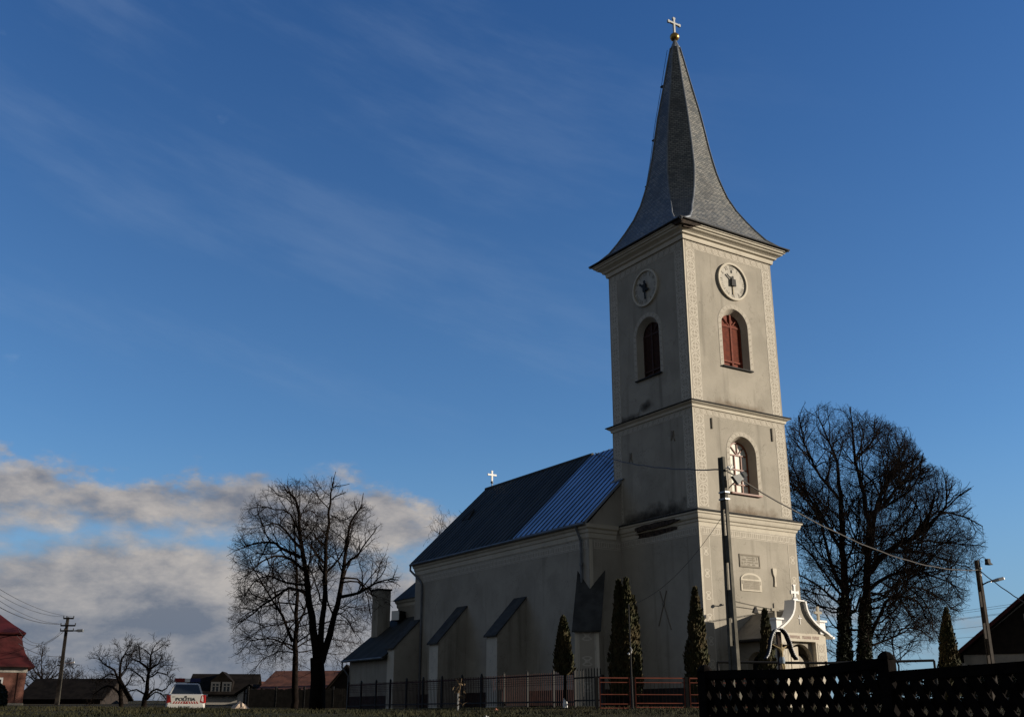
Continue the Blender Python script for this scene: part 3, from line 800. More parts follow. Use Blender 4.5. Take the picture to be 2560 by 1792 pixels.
# roof hatch, ridge cross
hb = MB(); R = Matrix.Translation(Vector((0.55, 18.2, EZ - 0.06)) + d * 0 + nrm * 0.10 + Vector((0, 0, 2.50)))
hb.face([Vector((0.35, 18.9, 10.30)), Vector((0.35, 19.6, 10.30)), Vector((0.9, 19.25, 10.92))]); hb.tube([(0.35, 18.9, 10.27), (0.9, 19.25, 10.92)], 0.05, 5); hb.tube([(0.35, 19.6, 10.27), (0.9, 19.25, 10.92)], 0.05, 5)
hb.build('roof_vent', M_dark, roof)
xb = MB(); xb.tube([(RU, 20.35, RZ), (RU, 20.35, RZ + 0.36)], 0.035, 6); xb.sphere((RU, 20.35, RZ + 0.36), 0.085, 8); xb.build('cross_staff', M_lead, roof)
xb = MB(); cross_mb(xb, front(20.35), RU, RZ + 0.43, 0.62, 0.30, RZ + 0.80, 0.10, -0.03, 0.03, 1.2); xb.build('cross', M_white, roof)
# gutters and downspouts
gb = MB(); gb.tube([(EU - 0.06, V1 - 0.1, EZ - 0.07), (EU - 0.06, 21.05, EZ - 0.07)], 0.075, 8); gb.build('gutter', M_gutter, roof)
gb = MB(); gb.tube([(EU - 0.06, 21.0, EZ - 0.1), (EU - 0.07, 21.0, EZ - 0.35), (UA - 0.05, 20.2, 6.85), (UA - 0.09, 20.0, 6.6), (UA - 0.09, 20.0, 0.3)], 0.06, 8); gb.build('downspout', M_gutter, roof)
gb = MB(); gb.tube([(EU - 0.06, V1 + 0.55, EZ - 0.1), (UA - 0.1, V1 + 0.45, 7.15), (UA - 0.09, V1 + 0.45, 6.4), (UA - 0.09, V1 + 0.45, 4.4)], 0.055, 8); gb.lathe([(0.06, 0), (0.085, 0.02), (0.085, 0.12), (0.06, 0.14)], (UA - 0.09, V1 + 0.45, 6.05), 8)
gb.build('downspout', M_gutter, roof)

# buttresses along the side
def buttress(v0, th, top, low, out, lab):
    mb = MB(); fr = lambda a, z, d=0.0: (a, v0 + d, z)
    mb.prism([(UA + 0.02, -0.6), (UA + 0.02, top - 0.08), (out, low - 0.08), (out, -0.6)], fr, 0, th)
    b = mb.build('buttress', M_wall, church); b['label'] = lab
    s = MB(); s.box(out - 0.012, v0 + 0.02, 0.2, out - 0.001, v0 + 0.14, low - 0.12); s.box(out - 0.012, v0 + th - 0.14, 0.2, out - 0.001, v0 + th - 0.02, low - 0.12)
    s.face([(out - 0.008, v0 + 0.14, 0.2), (out - 0.008, v0 + 0.14, low - 0.12), (out - 0.008, v0 + th - 0.14, low - 0.12), (out - 0.008, v0 + th - 0.14, 0.2)], [(0, 0), (8, 0), (8, 1), (0, 1)], 1)
    s.build('buttress_face', [M_trim, M_trim], b)
    c = MB(); sl = (top - low) / (UA - out); c.prism([(UA - 0.005, top), (UA - 0.005, top - 0.07), (out - 0.12, low - 0.07 - 0.12 * sl), (out - 0.12, low - 0.12 * sl)], lambda a, z, d=0.0: (a, v0 + d, z), -0.07, th + 0.07)
    c.build('roof', M_butt, b)
    return b


buttress(9.92, 0.95, 5.16, 3.52, -3.32, 'middle side buttress with sloping tin cover')
buttress(15.31, 0.92, 5.18, 3.46, -3.36, 'far side buttress with sloping tin cover')
buttress(20.30, 0.82, 4.86, 3.44, -3.24, 'side buttress joined to the low vestry roof')
# diagonal corner buttress
D1 = Vector((-1, -1, 0)).normalized(); D2 = Vector((-1, 1, 0)).normalized(); CO = Vector((UA, V1, 0))
mb = MB(); hw, ou = 0.50, 1.15
def dg(a, z, d=0.0): return CO + D1 * a + D2 * d + Vector((0, 0, z))
mb.prism([(-0.3, -0.6), (-0.3, 4.3), (ou, 3.40), (ou, -0.6)], dg, -hw, hw)
b = mb.build('buttress', M_wall, church); b['label'] = 'diagonal corner buttress with forked blue tin cover'
s = MB()
for k in (-1, 1): s.prism([(ou + 0.001, 0.2), (ou + 0.012, 0.2), (ou + 0.012, 3.36), (ou + 0.001, 3.36)], dg, k * hw - 0.13 * (k > 0), k * hw + 0.13 * (k < 0))
q = [dg(ou + 0.008, 0.3, hw - 0.14), dg(ou + 0.008, 0.3, -hw + 0.14), dg(ou + 0.008, 3.3, -hw + 0.14), dg(ou + 0.008, 3.3, hw - 0.14)]
s.face(q, [(0, 0), (0, 1), (6, 1), (6, 0)], 1); s.build('buttress_face', [M_trim, M_star], b)
c = MB(); w2 = hw + 0.10; zo, zc_ = 3.42, 5.05; sl = (zc_ - zo) / ou
top = [dg(ou + 0.12, zo - 0.12 * sl, -w2), dg(ou + 0.12, zo - 0.12 * sl, w2), dg(-w2, zc_ + w2 * sl, w2), dg(0, zc_, 0), dg(-w2, zc_ + w2 * sl, -w2)]
bot = [p - Vector((0, 0, 0.07)) for p in top]
c.face(top); c.face(bot[::-1])
for i in range(5): c.face([top[(i + 1) % 5], top[i], bot[i], bot[(i + 1) % 5]])
c.build('roof', M_butt, b)

# chancel behind the nave, with the low vestry leaning on it
cz, cr = 6.42, 9.4; cu0, cu1 = -0.45, 5.95
ch = MB(); P = [(cu0, V2), (cu0, 25.6), (cu0 + 1.9, 27.6), (cu1 - 1.9, 27.6), (cu1, 25.6), (cu1, V2)]
for (a, b_), (c_, d_) in zip(P, P[1:]): ch.face([(a, b_, -0.6), (a, b_, cz), (c_, d_, cz), (c_, d_, -0.6)])
chw = ch.build('chancel_wall', M_wall, church)
cr_ = MB(); Q = [(cu0 - 0.3, V2 + 0.1), (cu0 - 0.3, 25.75), (cu0 + 1.75, 27.9), (cu1 - 1.75, 27.9), (cu1 + 0.3, 25.75), (cu1 + 0.3, V2 + 0.1)]
apex = (RU, 25.0, cr); rs = (RU, V2 + 0.1, cr)
q3 = [(a, b_, cz - 0.1) for a, b_ in Q]
cr_.face([q3[0], rs, apex, q3[1]]); cr_.face([q3[1], apex, q3[2]]); cr_.face([q3[2], apex, q3[3]]); cr_.face([q3[3], apex, q3[4]]); cr_.face([q3[4], apex, rs, q3[5]]); cr_.face(q3)
cr_.build('roof', M_roofold, chw)
cc = MB()
for i, (e, z, e2_, z2_) in enumerate(((0.0, 5.9, 0.05, 5.98), (0.05, 5.98, 0.06, 6.12), (0.06, 6.12, 0.16, 6.2), (0.16, 6.2, 0.2, 6.33))):
    cc.face([(cu0 - e, V2, z), (cu0 - e, 25.7, z), (cu0 - e2_, 25.7, z2_), (cu0 - e2_, V2, z2_)])
cc.build('cornice', M_trim, chw)
VU, VE0, VE1, VZ = -3.15, 21.15, 26.1, 3.05
vs = MB(); vs.face([(VU, VE0, -0.6), (VU, VE0, VZ), (VU, VE1, VZ), (VU, VE1, -0.6)])
vs.face([(VU, VE1, -0.6), (VU, VE1, VZ), (cu0, VE1, 5.2), (cu0, VE1, -0.6)]); vs.face([(VU, VE0, -0.6), (cu0, VE0, -0.6), (cu0, VE0, 5.2), (VU, VE0, VZ)])
vst = vs.build('vestry_wall', M_wall, church)
vr = MB(); roof_slab(vr, VU - 0.35, VZ - 0.22, cu0 + 0.0, 5.22, 21.02, 26.3); vro = vr.build('roof', M_roofold, vst)
ck = MB(); ck.box(-1.88, 25.30, 3.6, -1.10, 26.10, 6.86); ck.build('chimney', M_grey, vst)
ck = MB(); ck.box(-1.94, 25.24, 6.86, -1.04, 26.16, 6.95); ck.lathe([(0.05, 6.95), (0.04, 7.0)], (-1.5, 25.7, 0), 8); ck.build('chimney_cap', M_dark, vst)
gb = MB(); gb.tube([(VU - 0.4, 21.1, VZ - 0.2), (VU - 0.4, 26.3, VZ - 0.2)], 0.065, 8); gb.tube([(VU - 0.4, 26.2, VZ - 0.2), (VU - 0.42, 26.2, VZ - 0.5), (VU - 0.08, 26.0, VZ - 1.0), (VU - 0.08, 26.0, 0.2)], 0.05, 8); gb.build('gutter', M_gutter, vst)
pb = MB(); pb.box(VU - 0.05, VE0, -0.6, cu0, VE1 + 0.05, 0.95); pb.build('plinth', M_plinth, vst)
sk = MB(); M = Matrix.Translation(Vector((cu0 - 0.45, 24.6, 5.35))) @ Matrix.Rotation(0.5, 4, 'Z')
sk.box(-0.30, -0.28, -0.25, 0.30, 0.28, 0.30, 0, M); sk.box(-0.36, -0.25, -0.22, -0.31, 0.25, 0.27, 1, M); sk.bar((cu0 - 0.4, 24.7, 5.1), (cu0, 24.8, 4.95), 0.06); sk.build('loudspeaker', [M_black, M_white], chw)

# ---------------- porch in front of the tower
PV = -2.30; PC = 2.82; PL, PR = PC - 1.34, PC + 1.34
def hwz(z):
    T = [(4.17, 0.24), (3.85, 0.30), (3.62, 0.42), (3.45, 0.58), (3.28, 0.80), (3.10, 1.10), (2.96, 1.40)]
    for (z1, w1), (z0, w0) in zip(T, T[1:]):
        if z >= z0: return w0 + (w1 - w0) * (z - z0) / (z1 - z0)
    return 1.40
zz = [2.96 + (4.17 - 2.96) * k / 14 for k in range(15)]
pf = front(PV)
gp = MB()
# gable field
gp.prism([(PC + hwz(z), z) for z in zz] + [(PC - hwz(z), z) for z in zz[::-1]], pf, 0.0, 0.34)
# frieze, piers and the arched wall set back between them
pf_ = MB()
pf_.prism([(PL, 2.66), (PR, 2.66), (PR, 2.96), (PL, 2.96)], pf, -0.02, 0.36)
pf_.prism([(PL, -0.3), (PL + 0.50, -0.3), (PL + 0.50, 2.66), (PL, 2.66)], pf, -0.02, 0.36)
pf_.prism([(PR - 0.58, -0.3), (PR, -0.3), (PR, 2.66), (PR - 0.58, 2.66)], pf, -0.02, 0.36)
arch_wall(gp, front(PV + 0.16), PL + 0.50, PR - 0.58, -0.3, 2.66, PC + 0.06, 0.66, -0.2, 1.92, 0.20, 0.0)
gp.face([(PL + 0.5, PV + 0.36, -0.3), (PL + 0.5, PV + 0.36, 2.66), (PC - 0.6, PV + 0.36, 2.66), (PC - 0.6, PV + 0.36, -0.3)])
porch = gp.build('porch', M_wall, church); porch['label'] = 'small porch with bell shaped gable in front of the tower'
pf_.build('portal_frame', M_trim, porch)
# coping along the curved gable, cap and finials
cpb = MB()
for s_ in (-1, 1):
    L = [(PC + s_ * (hwz(z) + 0.015), z) for z in zz]; L = [(PC + s_ * 1.62, 2.84), (PC + s_ * 1.50, 2.90)] + L
    for (a, z), (b_, y) in zip(L, L[1:]):
        t = Vector((b_ - a, y - z)).normalized(); nn = Vector((-t.y, t.x)) * 0.07 * (-s_)
        cpb.prism([(a, z), (b_, y), (b_ + nn.x, y + nn.y), (a + nn.x, z + nn.y)], pf, -0.13, 0.40)
    cpb.prism([(PC + s_ * 1.60, 2.80), (PC + s_ * 1.72, 2.80), (PC + s_ * 1.72, 2.88), (PC + s_ * 1.60, 2.88)], pf, -0.16, 0.2)
cpb.prism([(PC - 0.30, 4.17), (PC + 0.30, 4.17), (PC + 0.30, 4.22), (PC - 0.30, 4.22)], pf, -0.06, 0.42)
cpb.build('coping', M_white, porch)
for a in (PL, PR - 0.30):
    bk = MB()
    bk.prism([(a, 2.965), (a + 0.30, 2.965), (a + 0.30, 3.42), (a, 3.42)], pf, -0.06, 0.30)
    bk.prism([(a - 0.05, 3.42), (a + 0.36, 3.42), (a + 0.36, 3.49), (a - 0.05, 3.49)], pf, -0.12, 0.36)
    bk.build('corner_block', M_white, porch)
for a in (PL + 0.15, PR - 0.15):
    k = MB(); cross_mb(k, front(PV + 0.12), a, 3.49, 0.55, 0.19, 3.80, 0.10, -0.04, 0.04, 1.0); k.build('stone_cross', M_grey, porch)
k = MB(); cross_mb(k, front(PV + 0.16), PC, 4.24, 0.58, 0.21, 4.52, 0.09, -0.04, 0.04, 1.8); k.prism([(PC - 0.15, 4.222), (PC + 0.15, 4.222), (PC + 0.05, 4.36), (PC - 0.05, 4.36)], front(PV + 0.16), -0.05, 0.05); k.build('cross', M_white, porch)
k = MB(); cross_mb(k, pf, PC, 3.30, 0.34, 0.11, 3.53, 0.025, -0.02, 0.0, 1.0); k.build('gable_cross', M_white, porch)
for a0, a1 in ((PR - 0.50, PR - 0.08), (PL + 0.07, PL + 0.44)): band_part('ornament_band', M_porchorn, porch, front(PV - 0.02), a0, 1.0, a1, 2.62, 0.42, 'z')
k = MB(); scribble(k, front(PV - 0.02), PC - 0.75, PC + 0.95, 2.76, 0.11, 0.062, [(PC - 0.1, PC), (PC + 0.5, PC + 0.58)], -0.006, 0.0); k.build('inscription', mat('faded_pink_lettering', (0.34, 0.24, 0.20), 0.9), porch)
k = MB(); k.prism([(PC - 0.62, -0.2), (PC + 0.10, -0.2), (PC + 0.10, 2.50), (PC - 0.3, 2.42), (PC - 0.62, 2.0)], front(PV + 0.30), 0.0, 0.05); k.prism([(PC - 0.31, -0.2), (PC - 0.27, -0.2), (PC - 0.27, 2.4), (PC - 0.31, 2.4)], front(PV + 0.28), 0, 0.02)
k.build('door', M_trim, porch)
k = MB(); k.box(PL + 0.4, -0.5, -0.2, PR - 0.4, -0.45, 2.6); k.build('dark_doorway', M_void, porch)
# side walls with arches, roof
sw = MB()
arch_wall(sw, side(PL + 0.18), PV + 0.34, 0.0, -0.3, 2.66, -1.05, 0.55, -0.2, 1.75, 0.25, 0.05, True)
arch_wall(sw, side(PR - 0.18), PV + 0.34, 0.0, -0.3, 2.66, -1.05, 0.55, -0.2, 1.75, -0.25, 0.05)
sw.build('side_wall', M_wall, porch)
pr = MB(); roof_slab(pr, PL - 0.22, 2.70, PC - 0.1, 3.78, PV + 0.34, -0.005, 0.07); roof_slab(pr, PR + 0.22, 2.70, PC - 0.1, 3.78, PV + 0.34, -0.005, 0.07)
pr.build('roof', mat('grey_tin_porch_roof', (0.20, 0.18, 0.15), 0.6, 0.35, 2), porch)
k = MB(); k.tube([(PL - 0.25, PV + 0.34, 2.70), (PL - 0.25, 0, 2.70)], 0.05, 6); k.prism([(2.66, 3.92), (2.95, 3.86), (2.82, 4.16)], front(-0.02), -0.03, 0.0); k.build('gutter', M_dark, porch)

# ------------------------------------------------------------------ ground, road, grass
def ground_mat():
    m = bpy.data.materials.new('winter_turf'); m.use_nodes = True; nt = m.node_tree; b = nt.nodes['Principled BSDF']
    b.inputs['Roughness'].default_value = 0.95; b.inputs['Specular IOR Level'].default_value = 0.1
    t = nt.nodes.new('ShaderNodeTexCoord'); v = t.outputs['Object']
    a = noise(nt, v, 0.22, 6, 0.65).ss(0.38, 0.62); f = noise(nt, v, 2.5, 5, 0.7).ss(0.3, 0.7); g = noise(nt, v, 0.035, 4, 0.6).ss(0.4, 0.6)
    c = mixc(nt, a, (0.026, 0.027, 0.009), (0.046, 0.033, 0.013)); c = mixc(nt, f * 0.6, c, (0.016, 0.017, 0.006)); c = mixc(nt, g * 0.4, c, (0.050, 0.035, 0.018))
    nt.links.new(c, b.inputs['Base Color'])
    bn = nt.nodes.new('ShaderNodeBump'); bn.inputs['Strength'].default_value = 0.8; bn.inputs['Distance'].default_value = 0.06
    link(nt, noise(nt, v, 9.0, 5, 0.7), bn.inputs['Height']); nt.links.new(bn.outputs[0], b.inputs['Normal'])
    return m


gm = MB()
ys = [-60, -20, -5, 0, 3, 5, 7, 9, 11, 13, 14.5, 16, 17.5, 19, 20.5, 22, 24, 26, 28, 30, 32, 34, 36, 38, 40, 42, 44, 46, 49, 52, 56, 60, 65, 70, 75, 82, 90, 100, 115, 140, 180, 240, 300, 420, 600, 900, 1600, 2500]
xs = sorted(set([x for x in range(-60, 61, 2)] + [-2500, -1500, -900, -600, -400, -280, -200, -140, -100, -80, 80, 100, 140, 200, 280, 400, 600, 900, 1500, 2500]))
rr = random.Random(4)
nx = len(xs)
for y in ys:
    for x in xs: gm.v.append((x, y, ground_z(x, y) + (rr.uniform(-0.025, 0.025) if 14 < y < 60 else 0)))
for j in range(len(ys) - 1):
    for i in range(nx - 1):
        o = j * nx + i; gm.f.append((o, o + 1, o + nx + 1, o + nx)); gm.uv.append(None); gm.mi.append(0)
tag(gm.build('ground', ground_mat(), smooth=True), kind='structure')

M_asph = mat('asphalt', (0.055, 0.056, 0.060), 0.85, 0.35, 5, bump=0.4, bscale=60)
rd_ = MB(); L0, L1 = Vector((-9.4, 18.0, 0)), Vector((-29.5, 52.0, 0)); dv = (L1 - L0).normalized(); nv_ = Vector((-dv.y, dv.x, 0))
prev = None
for k in range(-14, 60):
    row = []
    for w in range(6):
        p = L0 + dv * k * 1.6 + nv_ * (w * 1.3); row.append((p.x, p.y, ground_z(p.x, p.y) + 0.035))
    if prev:
        for w in range(5): rd_.face([prev[w], prev[w + 1], row[w + 1], row[w]])
    prev = row
tag(rd_.build('road', M_asph), kind='structure')

M_grass = mat('winter_grass', (0.036, 0.031, 0.009), 0.9, 0.5, 0.35, col2=(0.011, 0.014, 0.004))
gb_ = MB(); r = random.Random(21)
def on_road(x, y):
    q = Vector((x, y, 0)) - L0; return -0.2 < q.dot(nv_) < 6.7
cnt = 0
while cnt < 52000:
    y = 17 + 23 * r.random() ** 1.1; x = r.uniform(-0.53 * y - 1, 0.42 * y + 1)
    if on_road(x, y): cnt += 1; continue
    cl = 0.5 + 0.5 * sin(x * 1.7 + sin(y * 1.3) * 2) * sin(y * 0.9 + x * 0.4)
    z = ground_z(x, y) - 0.02; h = (0.035 + 0.085 * r.random() * cl); w = 0.010 + 0.008 * r.random(); a = r.uniform(0, pi); l = r.uniform(-0.05, 0.05)
    gb_.face([(x - w * cos(a), y - w * sin(a), z), (x + w * cos(a), y + w * sin(a), z), (x + l, y + l * 0.5, z + h)]); cnt += 1
tag(gb_.build('grass', M_grass), kind='stuff', label='short winter grass on the bank in front of the church', cat='grass')

# ------------------------------------------------------------------ bare trees
M_bark = mat('dark_bark', (0.015, 0.011, 0.009), 1.0, spec=0.05, var=0.5, vscale=3, bump=0.6, bscale=14)
M_twig = mat('brown_twigs', (0.014, 0.010, 0.008), 1.0, spec=0.05)
M_ivy = mat('ivy_leaves', (0.020, 0.026, 0.010), 0.7, 0.5, 2)


class Tree:
    def __init__(s, seed, seg=0.45, wig=0.16, maxlev=4, ratio=0.62, trop=(0.0, 0.05, 0.05, 0.03, 0.0), dens=(1.0, 1.6, 2.0, 2.4), rmin=0.006, ang=(28, 62), first=0.25, keep=None, lens=None):
        s.r = random.Random(seed); s.T, s.C = MB(), MB(); s.n = 0; s.keep = keep
        s.seg, s.wig, s.maxlev, s.ratio, s.trop, s.dens, s.rmin, s.ang, s.first = seg, wig, maxlev, ratio, trop, dens, rmin, ang, first
    def rv(s): g = s.r.gauss; return Vector((g(0, 1), g(0, 1), g(0, 1)))
    def emit(s, pts, rad, lev):
        k = 7 if rad[0] > 0.09 else 5 if rad[0] > 0.03 else 3
        (s.T if lev == 0 else s.C).tube(pts, rad, k, caps=False); s.n += 1
    def children(s, pts, rad, L, lev, dens=None, first=None):
        if lev >= s.maxlev: return
        d = s.dens[lev] if dens is None else dens
        n = max(1, int(round(L * d * s.r.uniform(0.85, 1.15)))); f = s.first if first is None else first
        m = len(pts) - 1
        for _ in range(n):
            t = f + (1 - f) * (s.r.random() ** 0.85); x = t * m; i = min(int(x), m - 1); q = x - i
            p = pts[i].lerp(pts[i + 1], q); rp = rad[i] + (rad[i + 1] - rad[i]) * q
            tg = (pts[i + 1] - pts[i]).normalized(); ax = tg.cross(s.rv())
            if ax.length < 1e-5: continue
            dr = Matrix.Rotation(radians(s.r.uniform(*s.ang)), 3, ax.normalized()) @ tg
            l2 = max(0.25, min(L * s.ratio, [3.4, 2.0, 1.15, 0.62][lev]) * s.r.uniform(0.55, 1.15) * (1.15 - 0.55 * t))
            r2 = min(rp * 0.7, max(s.rmin, l2 * 0.017))
            s.grow(p, dr, l2, r2, lev + 1)
    def grow(s, p, d, L, r0, lev):
        n = max(2, int(round(L / (s.seg * (0.8 if lev < 3 else 0.6))))); pts, rad = [p.copy()], [r0]; h = L / n
        tr = s.trop[min(lev, len(s.trop) - 1)]
        for i in range(n):
            d = (d + s.rv() * s.wig + Vector((0, 0, tr * (1 if lev < 3 else (i + 1) / n * 2)))).normalized()
            p = p + d * h
            if s.keep and not s.keep(p): 
                break
            pts.append(p.copy()); rad.append(max(s.rmin * 0.6, r0 * (1 - 0.72 * (i + 1) / n)))
        if len(pts) < 2: return
        s.emit(pts, rad, lev); s.children(pts, rad, L * (len(pts) - 1) / n, lev)
    def limb(s, P, r0, r1, dens=None, first=0.15, lev=0, tip=True):
        """main stem through given points, smoothed"""
        pts = []
        for i in range(len(P) - 1):
            a = P[max(0, i - 1)]; b, c = P[i], P[i + 1]; d = P[min(len(P) - 1, i + 2)]
            n = max(2, int((c - b).length / 0.6))
            for k in range(n):
                t = k / n; q = 0.5 * ((2 * b) + (c - a) * t + (2 * a - 5 * b + 4 * c - d) * t * t + (3 * b - a - 3 * c + d) * t ** 3)
                pts.append(q + s.rv() * 0.035)
        pts.append(P[-1]); m = len(pts) - 1
        rad = [r0 + (r1 - r0) * (i / m) ** 0.85 for i in range(m + 1)]
        L = sum((a - b).length for a, b in zip(pts, pts[1:]))
        s.emit(pts, rad, lev); s.children(pts, rad, L, lev, dens, first)
        if tip:
            for _ in range(3): s.grow(pts[-1], (pts[-1] - pts[-2]).normalized() + s.rv() * 0.3, min(1.8, L * 0.4), max(r1 * 0.8, s.rmin), lev + 1)
    def build(s, name, label, loc, group=None, cat='tree', bark=None):
        t = thing(name, label, cat, loc, 0, group)
        off = Vector(loc)
        for mb in (s.T, s.C): mb.v = [(a - off.x, b - off.y, c - off.z) for a, b, c in mb.v]
        s.T.build('trunk', bark or M_bark, t, smooth=True); s.C.build('crown', M_twig, t)
        return t


def pl(pts, D, conv, spread, rnd, base=0.0):
    """photo polyline to place points near distance D; limbs wander in depth"""
    out = []; y = base; dr = rnd.uniform(-1, 1) * spread
    n = len(pts)
    for i, (a, b) in enumerate(pts):
        out.append(pt(*conv(a, b), D + base + dr * i / max(1, n - 1)))
    return out


def crown_keep(OUT, D, dep, sig):
    """growth limit: the outline of a crown standing at distance D, with limited depth"""
    kr = random.Random(19)
    def keep(p):
        yc = CP * p.y + SP * p.z; x = 1280 + FPX * p.x / yc + kr.gauss(0, sig); y = 896 - FPX * (-SP * p.y + CP * p.z) / yc + kr.gauss(0, sig); c = False
        for (x0, y0), (x1, y1) in zip(OUT, OUT[1:] + OUT[:1]):
            if (y0 > y) != (y1 > y) and x < (x1 - x0) * (y - y0) / (y1 - y0) + x0: c = not c
        return c and abs(p.y - D) < dep
    return keep


A_OUT = [(572, 1640), (566, 1500), (572, 1390), (582, 1320), (605, 1255), (640, 1222), (690, 1205), (735, 1192), (800, 1188), (845, 1193), (872, 1215), (905, 1250), (945, 1262), (960, 1320), (965, 1395), (1002, 1405), (1000, 1460), (950, 1575), (890, 1640), (870, 1720), (640, 1720)]
cA = lambda x, y: (560 + x / 2.591, 1160 + y / 2.591)
# three stemmed chestnut behind the iron fence
D = 66.0; T = Tree(3, trop=(0, 0.02, -0.015, 0.05, 0.09), dens=(2.3, 3.6, 4.2, 2.8), wig=0.18, rmin=0.0095, keep=crown_keep(A_OUT, 66, 6.5, 12))
rn_ = random.Random(31)
S1 = pl([(600, 1590), (602, 1400), (600, 1250), (577, 1080), (552, 900), (530, 700), (505, 520), (472, 260), (440, 200)], D, cA, 1.0, rn_)
S2 = pl([(612, 1290), (640, 1000), (655, 700), (668, 450), (684, 250), (700, 150)], D, cA, 2.5, rn_)
S3 = pl([(632, 1290), (682, 1100), (732, 900), (767, 720), (800, 520), (820, 380), (880, 290)], D, cA, -2.0, rn_)
T.limb(S1[:3], 0.50, 0.40, dens=0.0, tip=False); T.limb(S1[2:], 0.27, 0.05, first=0.25); T.limb(S2, 0.23, 0.04, first=0.3); T.limb(S3, 0.24, 0.045, first=0.25)
for P, r0 in (([(490, 600), (400, 560), (330, 515), (250, 505), (150, 530), (80, 555)], 0.17), ([(490, 540), (400, 430), (320, 380), (230, 410)], 0.13), ([(530, 700), (440, 620), (330, 600), (240, 640), (160, 710)], 0.15),
              ([(550, 830), (420, 800), (300, 880), (190, 960), (80, 1050)], 0.15), ([(535, 780), (400, 770), (300, 720), (200, 760), (130, 860)], 0.12), ([(755, 855), (880, 832), (960, 780), (1050, 745), (1130, 750)], 0.15), ([(775, 735), (860, 745), (930, 810), (985, 890)], 0.10), ([(775, 770), (870, 760), (930, 850), (950, 980)], 0.09),
              ([(655, 650), (600, 580), (565, 515)], 0.10), ([(670, 700), (745, 610), (790, 500), (790, 430)], 0.11), ([(790, 650), (865, 590), (925, 500), (990, 410)], 0.12), ([(505, 500), (430, 330), (330, 290), (240, 280)], 0.10), ([(480, 330), (560, 300), (600, 330)], 0.05), ([(690, 300), (620, 230), (570, 170)], 0.06), ([(690, 330), (760, 370), (800, 350)], 0.05), ([(560, 950), (470, 1000), (400, 1120), (330, 1230)], 0.08), ([(720, 950), (800, 1000), (840, 1080)], 0.05), ([(470, 260), (400, 220), (330, 180)], 0.06)):
    T.limb(pl(P, D, cA, 3.5, rn_), r0 * 0.72, 0.025, dens=2.8, first=0.1)
p0 = pt(*cA(600, 1590), D)
T.build('chestnut_tree', 'bare three stemmed tree left of the church, the thicker of two', p0, 'bare trees beside the vestry')
D = 70.0; T = Tree(9, trop=(0, 0.0, -0.03, 0.03, 0.08), dens=(1.5, 2.6, 3.2, 2.4), wig=0.18, rmin=0.0095, keep=crown_keep(A_OUT, 70, 6.5, 12))
T.limb(pl([(455, 1590), (463, 1300), (470, 1100), (470, 850), (466, 600), (455, 480)], D, cA, 0.6, rn_), 0.24, 0.05, first=0.3)
for P, r0 in (([(440, 1150), (380, 980), (300, 870), (225, 740), (180, 650)], 0.14), ([(470, 1050), (530, 930), (560, 800), (600, 700)], 0.10), ([(462, 1190), (380, 1150), (280, 1130), (170, 1150), (110, 1210)], 0.09), ([(470, 1000), (380, 1040), (260, 1060), (150, 1120)], 0.08), ([(462, 1220), (350, 1220), (250, 1260), (200, 1330)], 0.06), ([(470, 900), (350, 900), (220, 930), (110, 1000)], 0.08),
              ([(475, 1180), (560, 1130), (680, 1130), (800, 1150)], 0.07), ([(475, 1220), (600, 1200), (720, 1230)], 0.05), ([(480, 1050), (640, 1030), (780, 1010), (830, 1060)], 0.06), ([(480, 950), (620, 900), (760, 930), (820, 970)], 0.05)):
    T.limb(pl(P, D, cA, 3.5, rn_), r0 * 0.75, 0.022, dens=3.4, first=0.1)
T.build('chestnut_tree', 'bare single stemmed tree left of the church, the slimmer of two', pt(*cA(455, 1590), D), 'bare trees beside the vestry')

